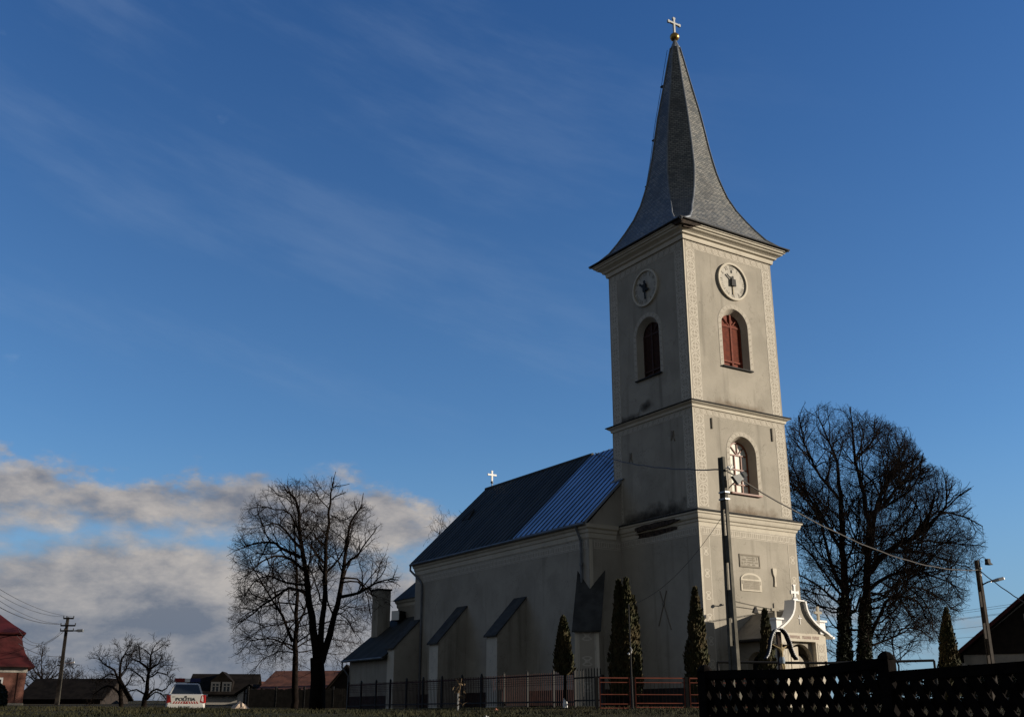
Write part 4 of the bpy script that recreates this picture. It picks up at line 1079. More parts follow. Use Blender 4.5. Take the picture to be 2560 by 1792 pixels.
# great lime tree right of the tower
cB = lambda x, y: (1960 + x / 2.296, 980 + y / 2.296)
D = 57.0; rn_ = random.Random(77)
lime_keep = crown_keep([(1930, 1100), (1985, 1030), (2050, 1004), (2130, 1016), (2190, 1030), (2268, 1075), (2322, 1158), (2362, 1172), (2420, 1215), (2442, 1290), (2478, 1355), (2440, 1450), (2425, 1510), (2390, 1560), (2330, 1620), (2330, 1800), (1930, 1800)], 57, 6.5, 9)
T = Tree(12, trop=(0, 0.06, 0.06, 0.03, 0.0), dens=(2.1, 3.6, 4.2, 3.2), wig=0.19, rmin=0.0080, ang=(22, 60), keep=lime_keep)
main = (([(350, 1580), (348, 1200), (335, 900), (322, 600), (300, 400), (255, 280), (200, 150)], 0.42), ([(462, 1580), (468, 1150), (488, 850), (462, 600), (412, 400), (392, 250), (382, 120)], 0.44),
        ([(485, 1030), (600, 905), (720, 855), (830, 765), (925, 660), (925, 500)], 0.26), ([(492, 900), (520, 700), (565, 580), (625, 460), (700, 320)], 0.22), ([(480, 1140), (600, 1060), (720, 1020), (850, 1050), (980, 1110)], 0.16), ([(480, 1430), (555, 1260), (640, 1170), (760, 1200), (810, 1290)], 0.16),
        ([(335, 900), (205, 700), (105, 560), (50, 420)], 0.16), ([(342, 1150), (262, 950), (210, 750), (130, 620), (70, 560)], 0.17), ([(345, 1230), (200, 1110), (90, 1050)], 0.12), ([(470, 720), (560, 650), (640, 560), (790, 400)], 0.16), ([(720, 855), (790, 780), (880, 690), (1040, 720), (1140, 770)], 0.12),
        ([(600, 920), (800, 920), (900, 960), (1050, 1000)], 0.12), ([(325, 620), (210, 480), (120, 300), (90, 160)], 0.13), ([(410, 400), (500, 280), (520, 160)], 0.09), ([(610, 640), (760, 520), (800, 350)], 0.09), ([(500, 1150), (620, 1180), (740, 1120), (860, 1160), (960, 1240)], 0.10), ([(350, 1000), (420, 800), (430, 650)], 0.10), ([(560, 580), (660, 400), (640, 260)], 0.10),
        ([(700, 870), (820, 850), (950, 870), (1120, 880)], 0.09), ([(880, 700), (1000, 600), (1060, 560)], 0.07), ([(640, 1010), (700, 1110), (800, 1180), (850, 1300)], 0.07), ([(480, 1460), (600, 1420), (720, 1350), (830, 1400)], 0.09), ([(345, 1180), (250, 1060), (150, 930), (70, 850)], 0.10), ([(345, 1280), (230, 1240), (120, 1180)], 0.07))
for P, r0 in main:
    big = r0 > 0.3
    T.limb(pl(P, D, cB, 0.8 if big else 4.5, rn_), r0 * 0.72, 0.03, dens=2.0 if big else 3.2, first=0.35 if big else 0.12)
ar = random.Random(55)
for k in range(34):
    P = (([(350, 1400), (342, 1100), (322, 650)], [(466, 1380), (480, 1000), (470, 680)])[k % 2]); t = ar.random() * 1.9; i_ = min(1, int(t)); q = t - i_
    s0 = (P[i_][0] + (P[i_ + 1][0] - P[i_][0]) * q, P[i_][1] + (P[i_ + 1][1] - P[i_][1]) * q)
    ex, ey = s0[0] + ar.uniform(-330, 460), s0[1] - ar.uniform(-30, 380)
    L_ = pl([s0, ((s0[0] + ex) / 2, (s0[1] + ey) / 2 + 60), (ex, ey)], D, cB, 4.0, ar)
    if lime_keep(L_[-1]): T.limb(L_, 0.055, 0.02, dens=3.2, first=0.12)
lime = T.build('lime_tree', 'huge bare tree with ivy covered trunks right of the church tower', pt(*cB(405, 1580), D))
iv = MB(); r = random.Random(5); off = Vector(lime.location)
for base, top, wr in (((350, 1580), (345, 1180), 0.40), ((462, 1580), (466, 1180), 0.38)):
    for _ in range(2400):
        t = r.random() ** 1.5; a = r.uniform(0, 2 * pi); q = pt(*cB(base[0] + (top[0] - base[0]) * t, base[1] + (top[1] - base[1]) * t), D) - off
        rr_ = wr * (1 - 0.25 * t) * r.uniform(0.6, 1.1); q += Vector((rr_ * cos(a), rr_ * sin(a), r.uniform(-0.1, 0.1))); u = Vector((r.gauss(0, 1), r.gauss(0, 1), r.gauss(0, 1))).normalized() * 0.09; w = u.orthogonal().normalized() * 0.07
        iv.face([q - u, q - w, q + u, q + w])
iv.build('ivy', M_ivy, lime)

# tree showing above the far end of the nave roof, and smaller trees far off
def simple_tree(seed, base_px, D, top_px, name, label, r0, spread, nl=7, group=None, dens=2.2, trop=0.05, rmin=0.012):
    r = random.Random(seed); T = Tree(seed, trop=(0, trop, trop, 0.03, 0.02), dens=(1.2, dens, dens, 1.6), rmin=rmin, wig=0.18, seg=0.6)
    B, U = pt(*base_px, D), pt(*top_px, D); H = (U - B).length
    T.limb([B, B.lerp(U, 0.3) + T.rv() * 0.1, B.lerp(U, 0.6) + T.rv() * 0.2, U], r0, 0.04, dens=0.8, first=0.35)
    for k in range(nl):
        t = r.uniform(0.22, 0.7); a = 2 * pi * (k / nl) + r.uniform(-0.4, 0.4); q = B.lerp(U, t); e = Vector((cos(a), sin(a), 0)) * spread * r.uniform(0.6, 1.0)
        T.limb([q, q + e * 0.45 + Vector((0, 0, H * 0.12)), q + e * 0.8 + Vector((0, 0, H * 0.24)), q + e + Vector((0, 0, H * (0.30 + 0.1 * r.random())))], r0 * 0.42, 0.03, dens=1.6, first=0.2)
    return T.build(name, label, B, group)


simple_tree(41, (1180, 1760), 84, (1195, 1330), 'bare_tree', 'bare tree showing above the far end of the nave roof', 0.28, 3.4, 12, dens=2.0)
simple_tree(43, (108, 1762), 118, (104, 1660), 'bare_tree', 'bare spreading tree between the pink house and the power pole', 0.24, 2.5, 12, 'bare trees along the street', 4.0, rmin=0.024)
simple_tree(44, (186, 1762), 122, (180, 1684), 'bare_tree', 'bare low tree just right of the power pole', 0.20, 1.9, 10, 'bare trees along the street', 4.0, rmin=0.024)
simple_tree(46, (2245, 1690), 70, (2235, 1585), 'bare_shrub', 'thin bare shrub under the right side of the huge tree', 0.06, 2.0, 9, None, 2.0, 0.02, 0.008)
simple_tree(47, (2130, 1690), 66, (2120, 1600), 'bare_shrub', 'thin bare shrub behind the ivy covered trunks', 0.06, 1.8, 8, None, 2.0, 0.02, 0.008)
# pollarded fruit trees beside the police car
cC = lambda x, y: (x / 4.698, 1450 + y / 4.698)
D = 72.0; rn_ = random.Random(90)
T = Tree(61, trop=(0, 0.0, 0.02, 0.06, 0.06), dens=(3.2, 5.2, 5.2, 2.5), maxlev=3, wig=0.26, rmin=0.014, seg=0.3, ratio=0.62)
T.limb(pl([(1432, 1560), (1422, 1300), (1402, 1100), (1440, 900)], D, cC, 0.3, rn_), 0.17, 0.05, first=0.4)
for P, r0 in (([(1420, 1250), (1340, 1060), (1250, 1010), (1190, 950)], 0.09), ([(1425, 1400), (1330, 1250), (1200, 1260), (1100, 1340)], 0.09), ([(1400, 1150), (1320, 1100), (1230, 1130)], 0.05), ([(1405, 1120), (1470, 1040), (1490, 960)], 0.06), ([(1425, 1300), (1500, 1220), (1540, 1130)], 0.06)): T.limb(pl(P, D, cC, 1.2, rn_), r0, 0.035, dens=3.2, first=0.1)
T.build('fruit_tree', 'gnarled pollarded tree left of the police car, the left of the pair', pt(*cC(1432, 1560), D), 'pollarded trees by the police car')
T = Tree(62, trop=(0, 0.0, 0.02, 0.06, 0.06), dens=(3.2, 5.2, 5.2, 2.5), maxlev=3, wig=0.26, rmin=0.014, seg=0.3, ratio=0.62); D = 70.0
T.limb(pl([(1690, 1570), (1700, 1400), (1725, 1200), (1760, 1040), (1770, 880)], D, cC, 0.3, rn_), 0.20, 0.05, first=0.4)
for P, r0 in (([(1755, 1050), (1850, 980), (1900, 910)], 0.08), ([(1750, 1050), (1650, 960), (1550, 920)], 0.09), ([(1700, 1420), (1790, 1290), (1900, 1290), (1970, 1240)], 0.09), ([(1700, 1200), (1620, 1100), (1560, 1060)], 0.06), ([(1720, 1400), (1830, 1310), (1930, 1370)], 0.06), ([(1640, 940), (1640, 830)], 0.05), ([(1740, 1150), (1840, 1090), (1960, 1110)], 0.06), ([(1690, 1330), (1600, 1290), (1500, 1310)], 0.06)): T.limb(pl(P, D, cC, 1.2, rn_), r0, 0.035, dens=3.2, first=0.1)
T.build('fruit_tree', 'gnarled pollarded tree left of the police car, the right of the pair', pt(*cC(1690, 1570), D), 'pollarded trees by the police car')

# ------------------------------------------------------------------ thujas
M_thu = mat('thuja_foliage', (0.030, 0.033, 0.010), 0.85, 0.6, 2.5, col2=(0.060, 0.042, 0.014))


def thuja(base_px, D, top_px, wid, name_label, seed, clear=0.0, double=None, n=5200, base_z=None):
    r = random.Random(seed); B = pt(*base_px, D); U = pt(*top_px, D); B.z = ground_z(B.x, B.y) if base_z is None else base_z
    t = thing('thuja', name_label, 'thuja', B, 0, 'columnar thujas around the church')
    H = U.z - B.z; z0 = clear
    tr = MB(); tr.tube([(0, 0, -0.3), (0.02, 0, H * 0.4), (U.x - B.x, 0, H * 0.9)], [0.07, 0.05, 0.02], 6); tr.build('trunk', M_bark, t)
    f = MB(); cols = [(0.0, 0.0, H, wid, 1.0)] + (double or [])
    for cx, cy, h, w, part in cols:
        for _ in range(int(n * part)):
            s = r.random() ** 0.8; z = z0 + (h - z0) * s
            prof = min(1, s / 0.12 + 0.6) * (1 - s ** 1.8) ** 0.85 * 1.05
            a = r.uniform(0, 2 * pi); lump = 0.86 + 0.14 * sin(a * 3 + z * 2.1 + seed) + 0.08 * sin(z * 5.3 + a * 2)
            rr_ = w / 2 * 1.04 * max(prof, 0.04) * lump * (r.uniform(0.70, 1.06) if r.random() < 0.85 else r.uniform(0.2, 0.7))
            x, y = cx + rr_ * cos(a) + (U.x - B.x) * s, cy + rr_ * sin(a)
            L = r.uniform(0.09, 0.20); q = r.uniform(0.025, 0.05); o = Vector((cos(a), sin(a), 0)) * r.uniform(0.0, 0.5) + Vector((r.gauss(0, 0.15), r.gauss(0, 0.15), 1)); o.normalize()
            sd = o.cross(Vector((cos(a + r.uniform(-1.2, 1.2)), sin(a + r.uniform(-1.2, 1.2)), 0.2))).normalized() * q; P = Vector((x, y, z)); Q = P + o * L
            f.face([P - sd * 0.4, P + (Q - P) * 0.55 - sd, Q, P + (Q - P) * 0.55 + sd])
        # dense inner body
        pr = []
        for k in range(13):
            s = k / 12; pr.append((w / 2 * 0.80 * max(0.02, min(1, s / 0.12 + 0.6) * (1 - s ** 1.8) ** 0.85), z0 + (h - z0) * 0.97 * s))
        b0 = len(f.v); f.lathe(pr, (cx, cy, 0), 10)
        for i in range(b0, len(f.v)):
            x, y, z = f.v[i]; s = z / H; k = 1 + r.uniform(-0.12, 0.12); f.v[i] = (cx + (x - cx) * k + (U.x - B.x) * s, cy + (y - cy) * k, z)
    f.build('foliage', M_thu, t)
    return t


thuja((1413, 1768), 37.5, (1408, 1548), 0.62, 'small thuja on a bare stem with whitewashed foot behind the iron fence', 1, clear=1.05, n=3000)
thuja((1555, 1765), 36.5, (1546, 1458), 0.74, 'twin topped thuja, the widest one behind the red rail fence', 2, clear=0.35, double=[(0.25, -0.10, 4.05, 0.72, 0.8), (0.48, 0.08, 3.5, 0.50, 0.5)])
thuja((1747, 1765), 36.8, (1737, 1476), 0.80, 'tall thuja at the lit corner of the tower', 3, clear=0.3)
thuja((1925, 1765), 36.0, (1912, 1530), 0.54, 'slim thuja in front of the porch side', 4, clear=0.3, n=3600)
thuja((2376, 1760), 46.0, (2366, 1524), 0.98, 'pointed thuja standing left of the far right street lamp', 5, clear=0.2)
wf = MB(); p = pt(1411, 1768, 37.4); p.z = ground_z(p.x, p.y)
th = [o for o in bpy.data.objects if o.name == 'thuja'][0]
wf.lathe([(0.085, -0.1), (0.08, 0.12), (0.05, 0.32)], (0, 0, 0), 7); wf.build('whitewashed_foot', M_white, th)

# ------------------------------------------------------------------ iron fence along the church
M_fencepost = mat('dark_fence_steel', (0.022, 0.020, 0.018), 0.7, 0.4, 3)
M_fencered = mat('rusty_red_bars', (0.050, 0.014, 0.010), 0.8, 0.45, 4)
M_redrail = mat('orange_red_rails', (0.20, 0.045, 0.022), 0.6, 0.35, 4)


def on_u(px, py, u):
    a, b = (px - 1280) / FPX, -(py - 896) / FPX; d = Vector((a, CP - b * SP, SP + b * CP))
    t = (CH.dot(NR) + u) / d.dot(NR); P = d * t - CH; return P.dot(NN), P.z


FU = -7.0
vs_ = [on_u(840 + p / 2.965, 1700, FU)[0] for p in (95, 190, 300, 405, 525, 648, 787, 935, 1080, 1245, 1418, 1612, 1770)]
f_th = thing('iron_fence', 'long dark iron fence with red bars along the side of the church', 'fence', cw(FU, vs_[-1], 0.0), YAW)
org = Vector((FU, vs_[-1], 0))
def fz(v): q = cw(FU, v, 0); return ground_z(q.x, q.y)
for v in vs_:
    mb = MB(); mb.box(-0.035, v - org.y - 0.035, fz(v) - 0.2, 0.035, v - org.y + 0.035, 1.46); mb.lathe([(0.05, 1.46), (0.02, 1.52)], (0, v - org.y, 0), 5); mb.build('post', M_fencepost, f_th)
for a, b in zip(vs_, vs_[1:]):
    mb = MB(); z0 = max(fz(a), fz(b)) + 0.05
    lo, hi_ = min(a, b) - org.y, max(a, b) - org.y
    mb.bar((0, lo, 1.32), (0, hi_, 1.32), 0.035, 0.05, 1); mb.bar((0, lo, z0 + 0.12), (0, hi_, z0 + 0.12), 0.035, 0.05)
    k = lo + 0.12
    while k < hi_ - 0.05:
        mb.box(-0.009, k - 0.009, z0, 0.009, k + 0.009, 1.40, 1); k += 0.125
    k = 1.0
    while k < 1.30 and (hi_ - lo) > 0: mb.bar((0, lo, k), (0, hi_, k), 0.012, 0.012, 1); k += 0.075
    mb.build('bar_panel', [M_fencepost, M_fencered], f_th)
# taller spiked wicket at its near end
g = thing('iron_gate', 'narrow spiked iron gate at the near end of the iron fence', 'gate', cw(FU, vs_[-1] - 0.95, 0), YAW)
mb = MB(); za = fz(vs_[-1])
for z in (1.18, 0.45): mb.bar((0, -0.55, z), (0, 0.9, z), 0.035, 0.05)
k = -0.5
while k < 0.9: mb.box(-0.012, k - 0.012, za + 0.05, 0.012, k + 0.012, 1.42); mb.lathe([(0.03, 1.42), (0.002, 1.50)], (0, k, 0), 4); k += 0.16
mb.build('bar_panel', M_fencepost, g)
mb = MB(); mb.box(-0.05, -0.65, za - 0.2, 0.05, -0.55, 1.25); mb.build('post', M_fencepost, g)

# low red rail fence in front of the tower
f2 = thing('rail_fence', 'low red wire mesh rail fence in front of the tower', 'fence', pt(1630, 1777, 34.0) * 1.0)
ox = f2.location.copy(); f2.location.z = 0; ox.z = 0
px_ = [1493, 1583, 1720, 1795, 1880]
Yf = lambda px: 33.6 + (px - 1493) * 0.0022
P_ = []
for px in px_:
    q = pt(px, 1777, Yf(px)); q.z = ground_z(q.x, q.y); P_.append(q)
for i, q in enumerate(P_):
    mb = MB(); mb.box(q.x - ox.x - 0.045, q.y - ox.y - 0.045, q.z - 0.3, q.x - ox.x + 0.045, q.y - ox.y + 0.045, 1.10); mb.build('post', M_fencepost, f2)
for a, b in zip(P_, P_[1:]):
    d = (b - a); d.z = 0; L = d.length; d.normalize(); A = Vector((a.x, a.y, 0)) - ox; z0 = max(a.z, b.z) + 0.02
    s0, s1 = A + d * 0.10, A + d * (L - 0.08)
    mb = MB(); up_ = lambda p, z: Vector((p.x, p.y, z))
    for z, w in ((1.06, 0.035), (0.93, 0.022), (0.58, 0.022), (z0 + 0.12, 0.022), (z0, 0.03)): mb.bar(up_(s0, z), up_(s1, z), w, w)
    for s_ in (s0, s1): mb.bar(up_(s_, z0), up_(s_, 1.06), 0.035)
    mb.build('rail_frame', M_redrail, f2)
    mb = MB(); k = 0.12
    while k < (s1 - s0).length: q = s0 + d * k; mb.bar(up_(q, z0), up_(q, 0.93), 0.008); k += 0.12
    mb.build('wire_mesh', M_fencered, f2)

# thin pipe with a lamp beside the thujas
q = pt(1582, 1777, 33.2); q.z = ground_z(q.x, q.y)
g = thing('pipe_post', 'thin tall metal pipe with a small lamp in front of the twin thuja', 'post', q)
top = pt(1581, 1509, 33.2).z - q.z
mb = MB(); mb.tube([(0, 0, -0.2), (-0.02, 0, top)], [0.03, 0.018], 6); mb.build('pipe', M_fencepost, g)
mb = MB(); zl = pt(1581, 1632, 33.2).z - q.z; mb.tube([(-0.01, -0.02, zl + 0.18), (0.03, -0.08, zl + 0.10), (0.0, -0.08, zl)], 0.012, 5); mb.sphere((-0.07, -0.05, zl - 0.02), 0.035, 8); mb.build('lamp', M_white, g)

# stake with dead climber, litter
q = pt(1145, 1769, 36.0); q.z = ground_z(q.x, q.y)
g = thing('plant_stake', 'white painted stake with withered climbing plant by the iron fence', 'stake', q)
mb = MB(); mb.box(-0.025, -0.025, -0.2, 0.025, 0.025, 0.52); mb.build('stake', M_white, g)
mb = MB(); r = random.Random(2)
for _ in range(60):
    a = Vector((r.gauss(0.0, 0.07), r.gauss(0, 0.06), r.uniform(0.15, 0.95))); a.x += 0.08 * (a.z > 0.6); b = a + Vector((r.gauss(0, 0.08), r.gauss(0, 0.06), r.uniform(-0.12, 0.12))); c = a + Vector((r.gauss(0, 0.03), 0, r.gauss(0, 0.04)))
    mb.face([a, b, c])
mb.tube([(0, 0.03, 0), (0.03, 0.03, 0.5), (0.10, 0.03, 0.98)], 0.012, 4); mb.build('withered_leaves', mat('withered_leaves', (0.16, 0.11, 0.06), 0.9, 0.6, 9), g)


def crumple(px, py, D, size, name, label, cat, m, seed, flat=0.5):
    r = random.Random(seed); q = pt(px, py, D); q.z = ground_z(q.x, q.y); mb = MB(); N = 9; G = {}
    for i in range(N):
        for j in range(N):
            x, y = (i / (N - 1) - 0.5), (j / (N - 1) - 0.5); rad = sqrt(x * x + y * y) * 2
            G[i, j] = (x * size + r.gauss(0, size * 0.03), y * size * 0.7, max(0.0, (1 - rad)) ** 0.5 * size * flat * r.uniform(0.25, 1.0) + 0.02)
    for i in range(N - 1):
        for j in range(N - 1): mb.face([G[i, j], G[i + 1, j], G[i + 1, j + 1], G[i, j + 1]])
    o = mb.build(name, m, None, weld=True); o.location = q; return tag(o, label, cat)


crumple(600, 1775, 38, 0.60, 'plastic_sheet', 'crumpled pale plastic sheet on the grass right of the police car', 'litter', mat('pale_plastic', (0.62, 0.48, 0.36), 0.5, 0.3, 6), 3)
crumple(1240, 1767, 33.5, 0.13, 'plastic_tub', 'small reddish plastic scrap on the grass before the iron fence', 'litter', mat('reddish_plastic', (0.30, 0.10, 0.05), 0.5), 4, 0.6)
crumple(1216, 1791, 19.5, 0.10, 'paper_scrap', 'small white paper scrap at the bottom of the grass bank', 'litter', M_white, 5, 0.5)

# dark plank fence behind the bare trees
g = thing('plank_fence', 'dark plank fence behind the trunks of the bare trees', 'fence', pt(745, 1760, 73) * 1.0); A, B = pt(618, 1765, 74), pt(905, 1765, 71); loc = g.location.copy()
mb = MB(); d = (B - A); n_ = int(d.length / 0.17); r = random.Random(8)
for k in range(n_):
    p = A + d * (k / n_); z = ground_z(p.x, p.y); h = 1.15 + r.uniform(-0.06, 0.06); mb.box(p.x - loc.x - 0.075, p.y - loc.y - 0.012, z - 0.3 - loc.z, p.x - loc.x + 0.075, p.y - loc.y + 0.012, z + h - loc.z)
mb.build('plank_panel', mat('old_dark_planks', (0.028, 0.024, 0.020), 0.9, 0.5, 3), g)
for k in range(5):
    p = A + d * (k / 4); z = ground_z(p.x, p.y); mb = MB(); mb.box(p.x - loc.x - 0.06, p.y - loc.y - 0.14, z - 0.3 - loc.z, p.x - loc.x + 0.06, p.y - loc.y - 0.02, z + 1.3 - loc.z); mb.build('post', M_fencepost, g)

# ------------------------------------------------------------------ near lattice fence at the right
M_latt = mat('black_brown_lattice', (0.008, 0.006, 0.005), 0.95, spec=0.05, var=0.5, vscale=5, bump=0.5, bscale=25)
LA, LB = Vector((2.18, 12.5, 0)), Vector((3.56, 10.47, 0)); ld = (LB - LA).normalized(); LC = LB + ld * 3.6; lnrm = Vector((-ld.y, ld.x, 0))
g = thing('lattice_fence', 'black wooden lattice fence in the right foreground', 'fence', LB, atan2(ld.y, ld.x))
inv = lambda p: ((p - LB).dot(ld), (p - LB).dot(lnrm))


def lattice(s0, s1, zb, ztf, pitch, lab, seed):
    mb = MB(); r = random.Random(seed); hgt = 0.30
    w = 0.080
    # crossed slats clipped between the bottom rail and the (rising) top line
    def clip(sA, zA, sB, zB):
        P = []
        for k in range(41):
            t = k / 40; s_, z = sA + (sB - sA) * t, zA + (zB - zA) * t
            if s0 <= s_ <= s1 and zb <= z <= ztf(s_): P.append((s_, z))
        return (P[0], P[-1]) if len(P) > 1 else None
    zmax = max(ztf(s0), ztf(s1), ztf((s0 + s1) / 2)); H = zmax - zb; slope = 1.75; n = int((s1 - s0 + H / slope) / pitch) + 2
    for k in range(n + 1):
        for sg in (1, -1):
            b = (s0 - H / slope + k * pitch) if sg == 1 else (s0 + k * pitch)
            c = clip(b, zb, b + sg * H / slope, zmax)
            if c and math.dist(*c) > 0.05: mb.bar((c[0][0], sg * 0.012, c[0][1]), (c[1][0], sg * 0.012, c[1][1]), 0.018, w + r.uniform(-0.012, 0.012))
    mb.build('lattice_panel', M_latt, g)
    for z0, z1, tk in ((zb - 0.05, zb + 0.07, 0.03), (0.5 * (zb + 0.45) - 0.05, 0.5 * (zb + 0.45) + 0.07, 0.035)):
        mb = MB(); mb.box(s0, -0.045, z0, s1, 0.045, z1); mb.build('rail', M_latt, g)
    mb = MB(); N = 10
    for k in range(N):
        a, b = s0 + (s1 - s0) * k / N, s0 + (s1 - s0) * (k + 1) / N
        mb.bar((a, 0, ztf(a) - 0.035), (b + 0.003, 0, ztf(b) - 0.035), 0.07, 0.09)
    mb.build('top_rail', M_latt, g)


sA = inv(LA)[0]; sC = inv(LC)[0]
top1 = lambda s: 0.445 + 0.012 * sin(s * 2) + 0.055 * smooth(-1.3, -0.1, s)
top2 = lambda s: 0.375 + 0.050 * s / 1.6 if s < 1.6 else 0.425
lattice(sA, -0.07, -0.62, top1, 0.155, '', 3); lattice(0.07, sC, -0.62, top2, 0.150, '', 4)
for s_, zt in ((sA, 0.465), (0.0, 0.50), (2.55, 0.42)):
    p = LB + ld * s_; mb = MB(); z = -1.5; mb.box(s_ - 0.06, -0.06, z, s_ + 0.06, 0.06, zt); mb.lathe([(0.085, 0), (0.075, 0.03), (0.045, 0.06), (0.005, 0.075)], (s_, 0, zt), 8); mb.build('post', M_latt, g)
mb = MB()
mb.box(sA, -0.03, -1.4, sC, 0.03, -0.70); mb.build('base_board', M_latt, g)

# hedge seen through the lattice
q = pt(2290, 1765, 62); q.z = ground_z(q.x, q.y)
g = thing('hedge', 'dark hedge glimpsed through the right part of the lattice fence', 'hedge', q, -0.1); mb = MB(); r = random.Random(14); ht = pt(2290, 1677, 62).z - q.z
for _ in range(7000):
    P = Vector((r.uniform(-4.0, 5.6), r.gauss(0, 0.30), r.uniform(0, 1) ** 0.7 * ht * r.uniform(0.88, 1.02))); u = Vector((r.gauss(0, 1), r.gauss(0, 1), r.gauss(0, 1))).normalized() * 0.10; w = u.orthogonal().normalized() * 0.07
    mb.face([P - u, P - w, P + u, P + w])
mb.build('foliage', M_ivy, g)

# tubular railing behind it
A, B = pt(1794, 1654, 31), pt(2335, 1650, 31)
g = thing('tube_railing', 'thin dark tube railing standing behind the lattice fence', 'railing', (A + B) / 2); o_ = (A + B) / 2
mb = MB(); mb.tube([A - o_, Vector((0, 0, -0.05)), B - o_], 0.035, 6); mb.build('rail', M_black, g)
for q in (A, (A + B) / 2, B): mb = MB(); mb.tube([q - o_, Vector((q.x, q.y, ground_z(q.x, q.y) - 0.2)) - o_], 0.035, 6); mb.build('post', M_black, g)

# ------------------------------------------------------------------ poles, lamps and cables
M_conc = mat('weathered_concrete', (0.13, 0.12, 0.095), 0.9, 0.4, 3, bump=0.4)


M_shadepole = mat('shade_toned_pole', (0.05, 0.04, 0.032), 0.9, 0.4, 3)  # concrete tone darkened, the poles' backlit shade put into the colour


def pole(name, label, px, pytop, D, rz, w0, w1, t0, t1, cat='utility pole', group=None, holes=True, m=None):
    T_ = pt(px, pytop, D); gz = ground_z(T_.x, T_.y); H = T_.z - gz
    g = thing(name, label, cat, (T_.x, T_.y, gz), rz, group)
    mb = MB(); n = 10
    # two flanges and a thinner web, tapering
    for k in range(n):
        a, b = k / n, (k + 1) / n; za, zb_ = -0.5 + (H + 0.5) * a, -0.5 + (H + 0.5) * b
        wa, wb, ta, tb = w0 + (w1 - w0) * a, w0 + (w1 - w0) * b, t0 + (t1 - t0) * a, t0 + (t1 - t0) * b
        for (ya0, ya1, yb0, yb1, x0, x1) in ((-wa / 2, -wa / 4, -wb / 2, -wb / 4, 1, 1), (wa / 4, wa / 2, wb / 4, wb / 2, 1, 1), (-wa / 4, wa / 4, -wb / 4, wb / 4, 0.55, 0.55)):
            if x0 < 1 and holes and k % 2 and k < 8: continue
            q = [(-ta / 2 * x0, ya0, za), (ta / 2 * x0, ya0, za), (ta / 2 * x0, ya1, za), (-ta / 2 * x0, ya1, za)]; Q = [(-tb / 2 * x0, yb0, zb_), (tb / 2 * x0, yb0, zb_), (tb / 2 * x0, yb1, zb_), (-tb / 2 * x0, yb1, zb_)]
            for i in range(4): j = (i + 1) % 4; mb.face([q[i], q[j], Q[j], Q[i]])
            mb.face(Q); mb.face(q[::-1])
    mb.build('pole', m or M_conc, g); return g, H


def L_of(g, P):
    """world point into the frame of a thing"""
    q = P - Vector(g.location); a = -g.rotation_euler.z
    return Vector((q.x * cos(a) - q.y * sin(a), q.x * sin(a) + q.y * cos(a), q.z))


pA, HA = pole('utility_pole', 'tall concrete pole with horn loudspeaker in front of the tower', 1803, 1143, 27.0, 0.60, 0.32, 0.18, 0.11, 0.08)
mb = MB(); R = Matrix.Translation(L_of(pA, pt(1849, 1193, 26.9))) @ Matrix.Rotation(-0.60, 4, 'Z') @ Matrix.Rotation(radians(-35), 4, 'Y') @ Matrix.Rotation(radians(10), 4, 'X')
# horn: square flare opening to the lower left, driver at the back
A = [(-0.16, -0.12, -0.12), (-0.16, 0.12, -0.12), (-0.16, 0.12, 0.14), (-0.16, -0.12, 0.14)]; B = [(0.10, -0.05, -0.05), (0.10, 0.05, -0.05), (0.10, 0.05, 0.06), (0.10, -0.05, 0.06)]
A, B = [R @ Vector(p) for p in A], [R @ Vector(p) for p in B]
for i in range(4): j = (i + 1) % 4; mb.face([A[i], A[j], B[j], B[i]])
mb.face([p.lerp(q, 0.3) for p, q in zip(A, B)]); mb.box(0.10, -0.07, -0.07, 0.19, 0.07, 0.07, 0, R)
mb.build('loudspeaker', M_iron, pA)
mb = MB(); mb.tube([L_of(pA, pt(1822, 1220, 27)), L_of(pA, pt(1836, 1205, 26.9)), L_of(pA, pt(1848, 1195, 26.9))], 0.014, 5); mb.build('bracket', M_fencepost, pA)
for px, py in ((1814, 1170), (1818, 1174)):
    mb = MB(); q = L_of(pA, pt(px, py, 26.8)); mb.tube([q, q + Vector((0.10, -0.08, 0.02)), q + Vector((0.14, -0.10, 0.10))], 0.012, 5); mb.sphere(q + Vector((0.05, -0.05, 0.02)), 0.035, 8); mb.build('insulator', M_white, pA)
for py in (1231, 1248):
    mb = MB(); q = L_of(pA, pt(1813, py, 27)); mb.box(-0.075, q.y - 0.11, q.z - 0.02, 0.09, q.y + 0.13, q.z + 0.02); mb.build('steel_band', M_iron, pA)
mb = MB(); mb.tube([(0.09, -0.05, 1.0), (0.10, -0.04, 3.5), (0.085, -0.04, HA - 0.6)], 0.02, 5); mb.build('conduit', M_black, pA)

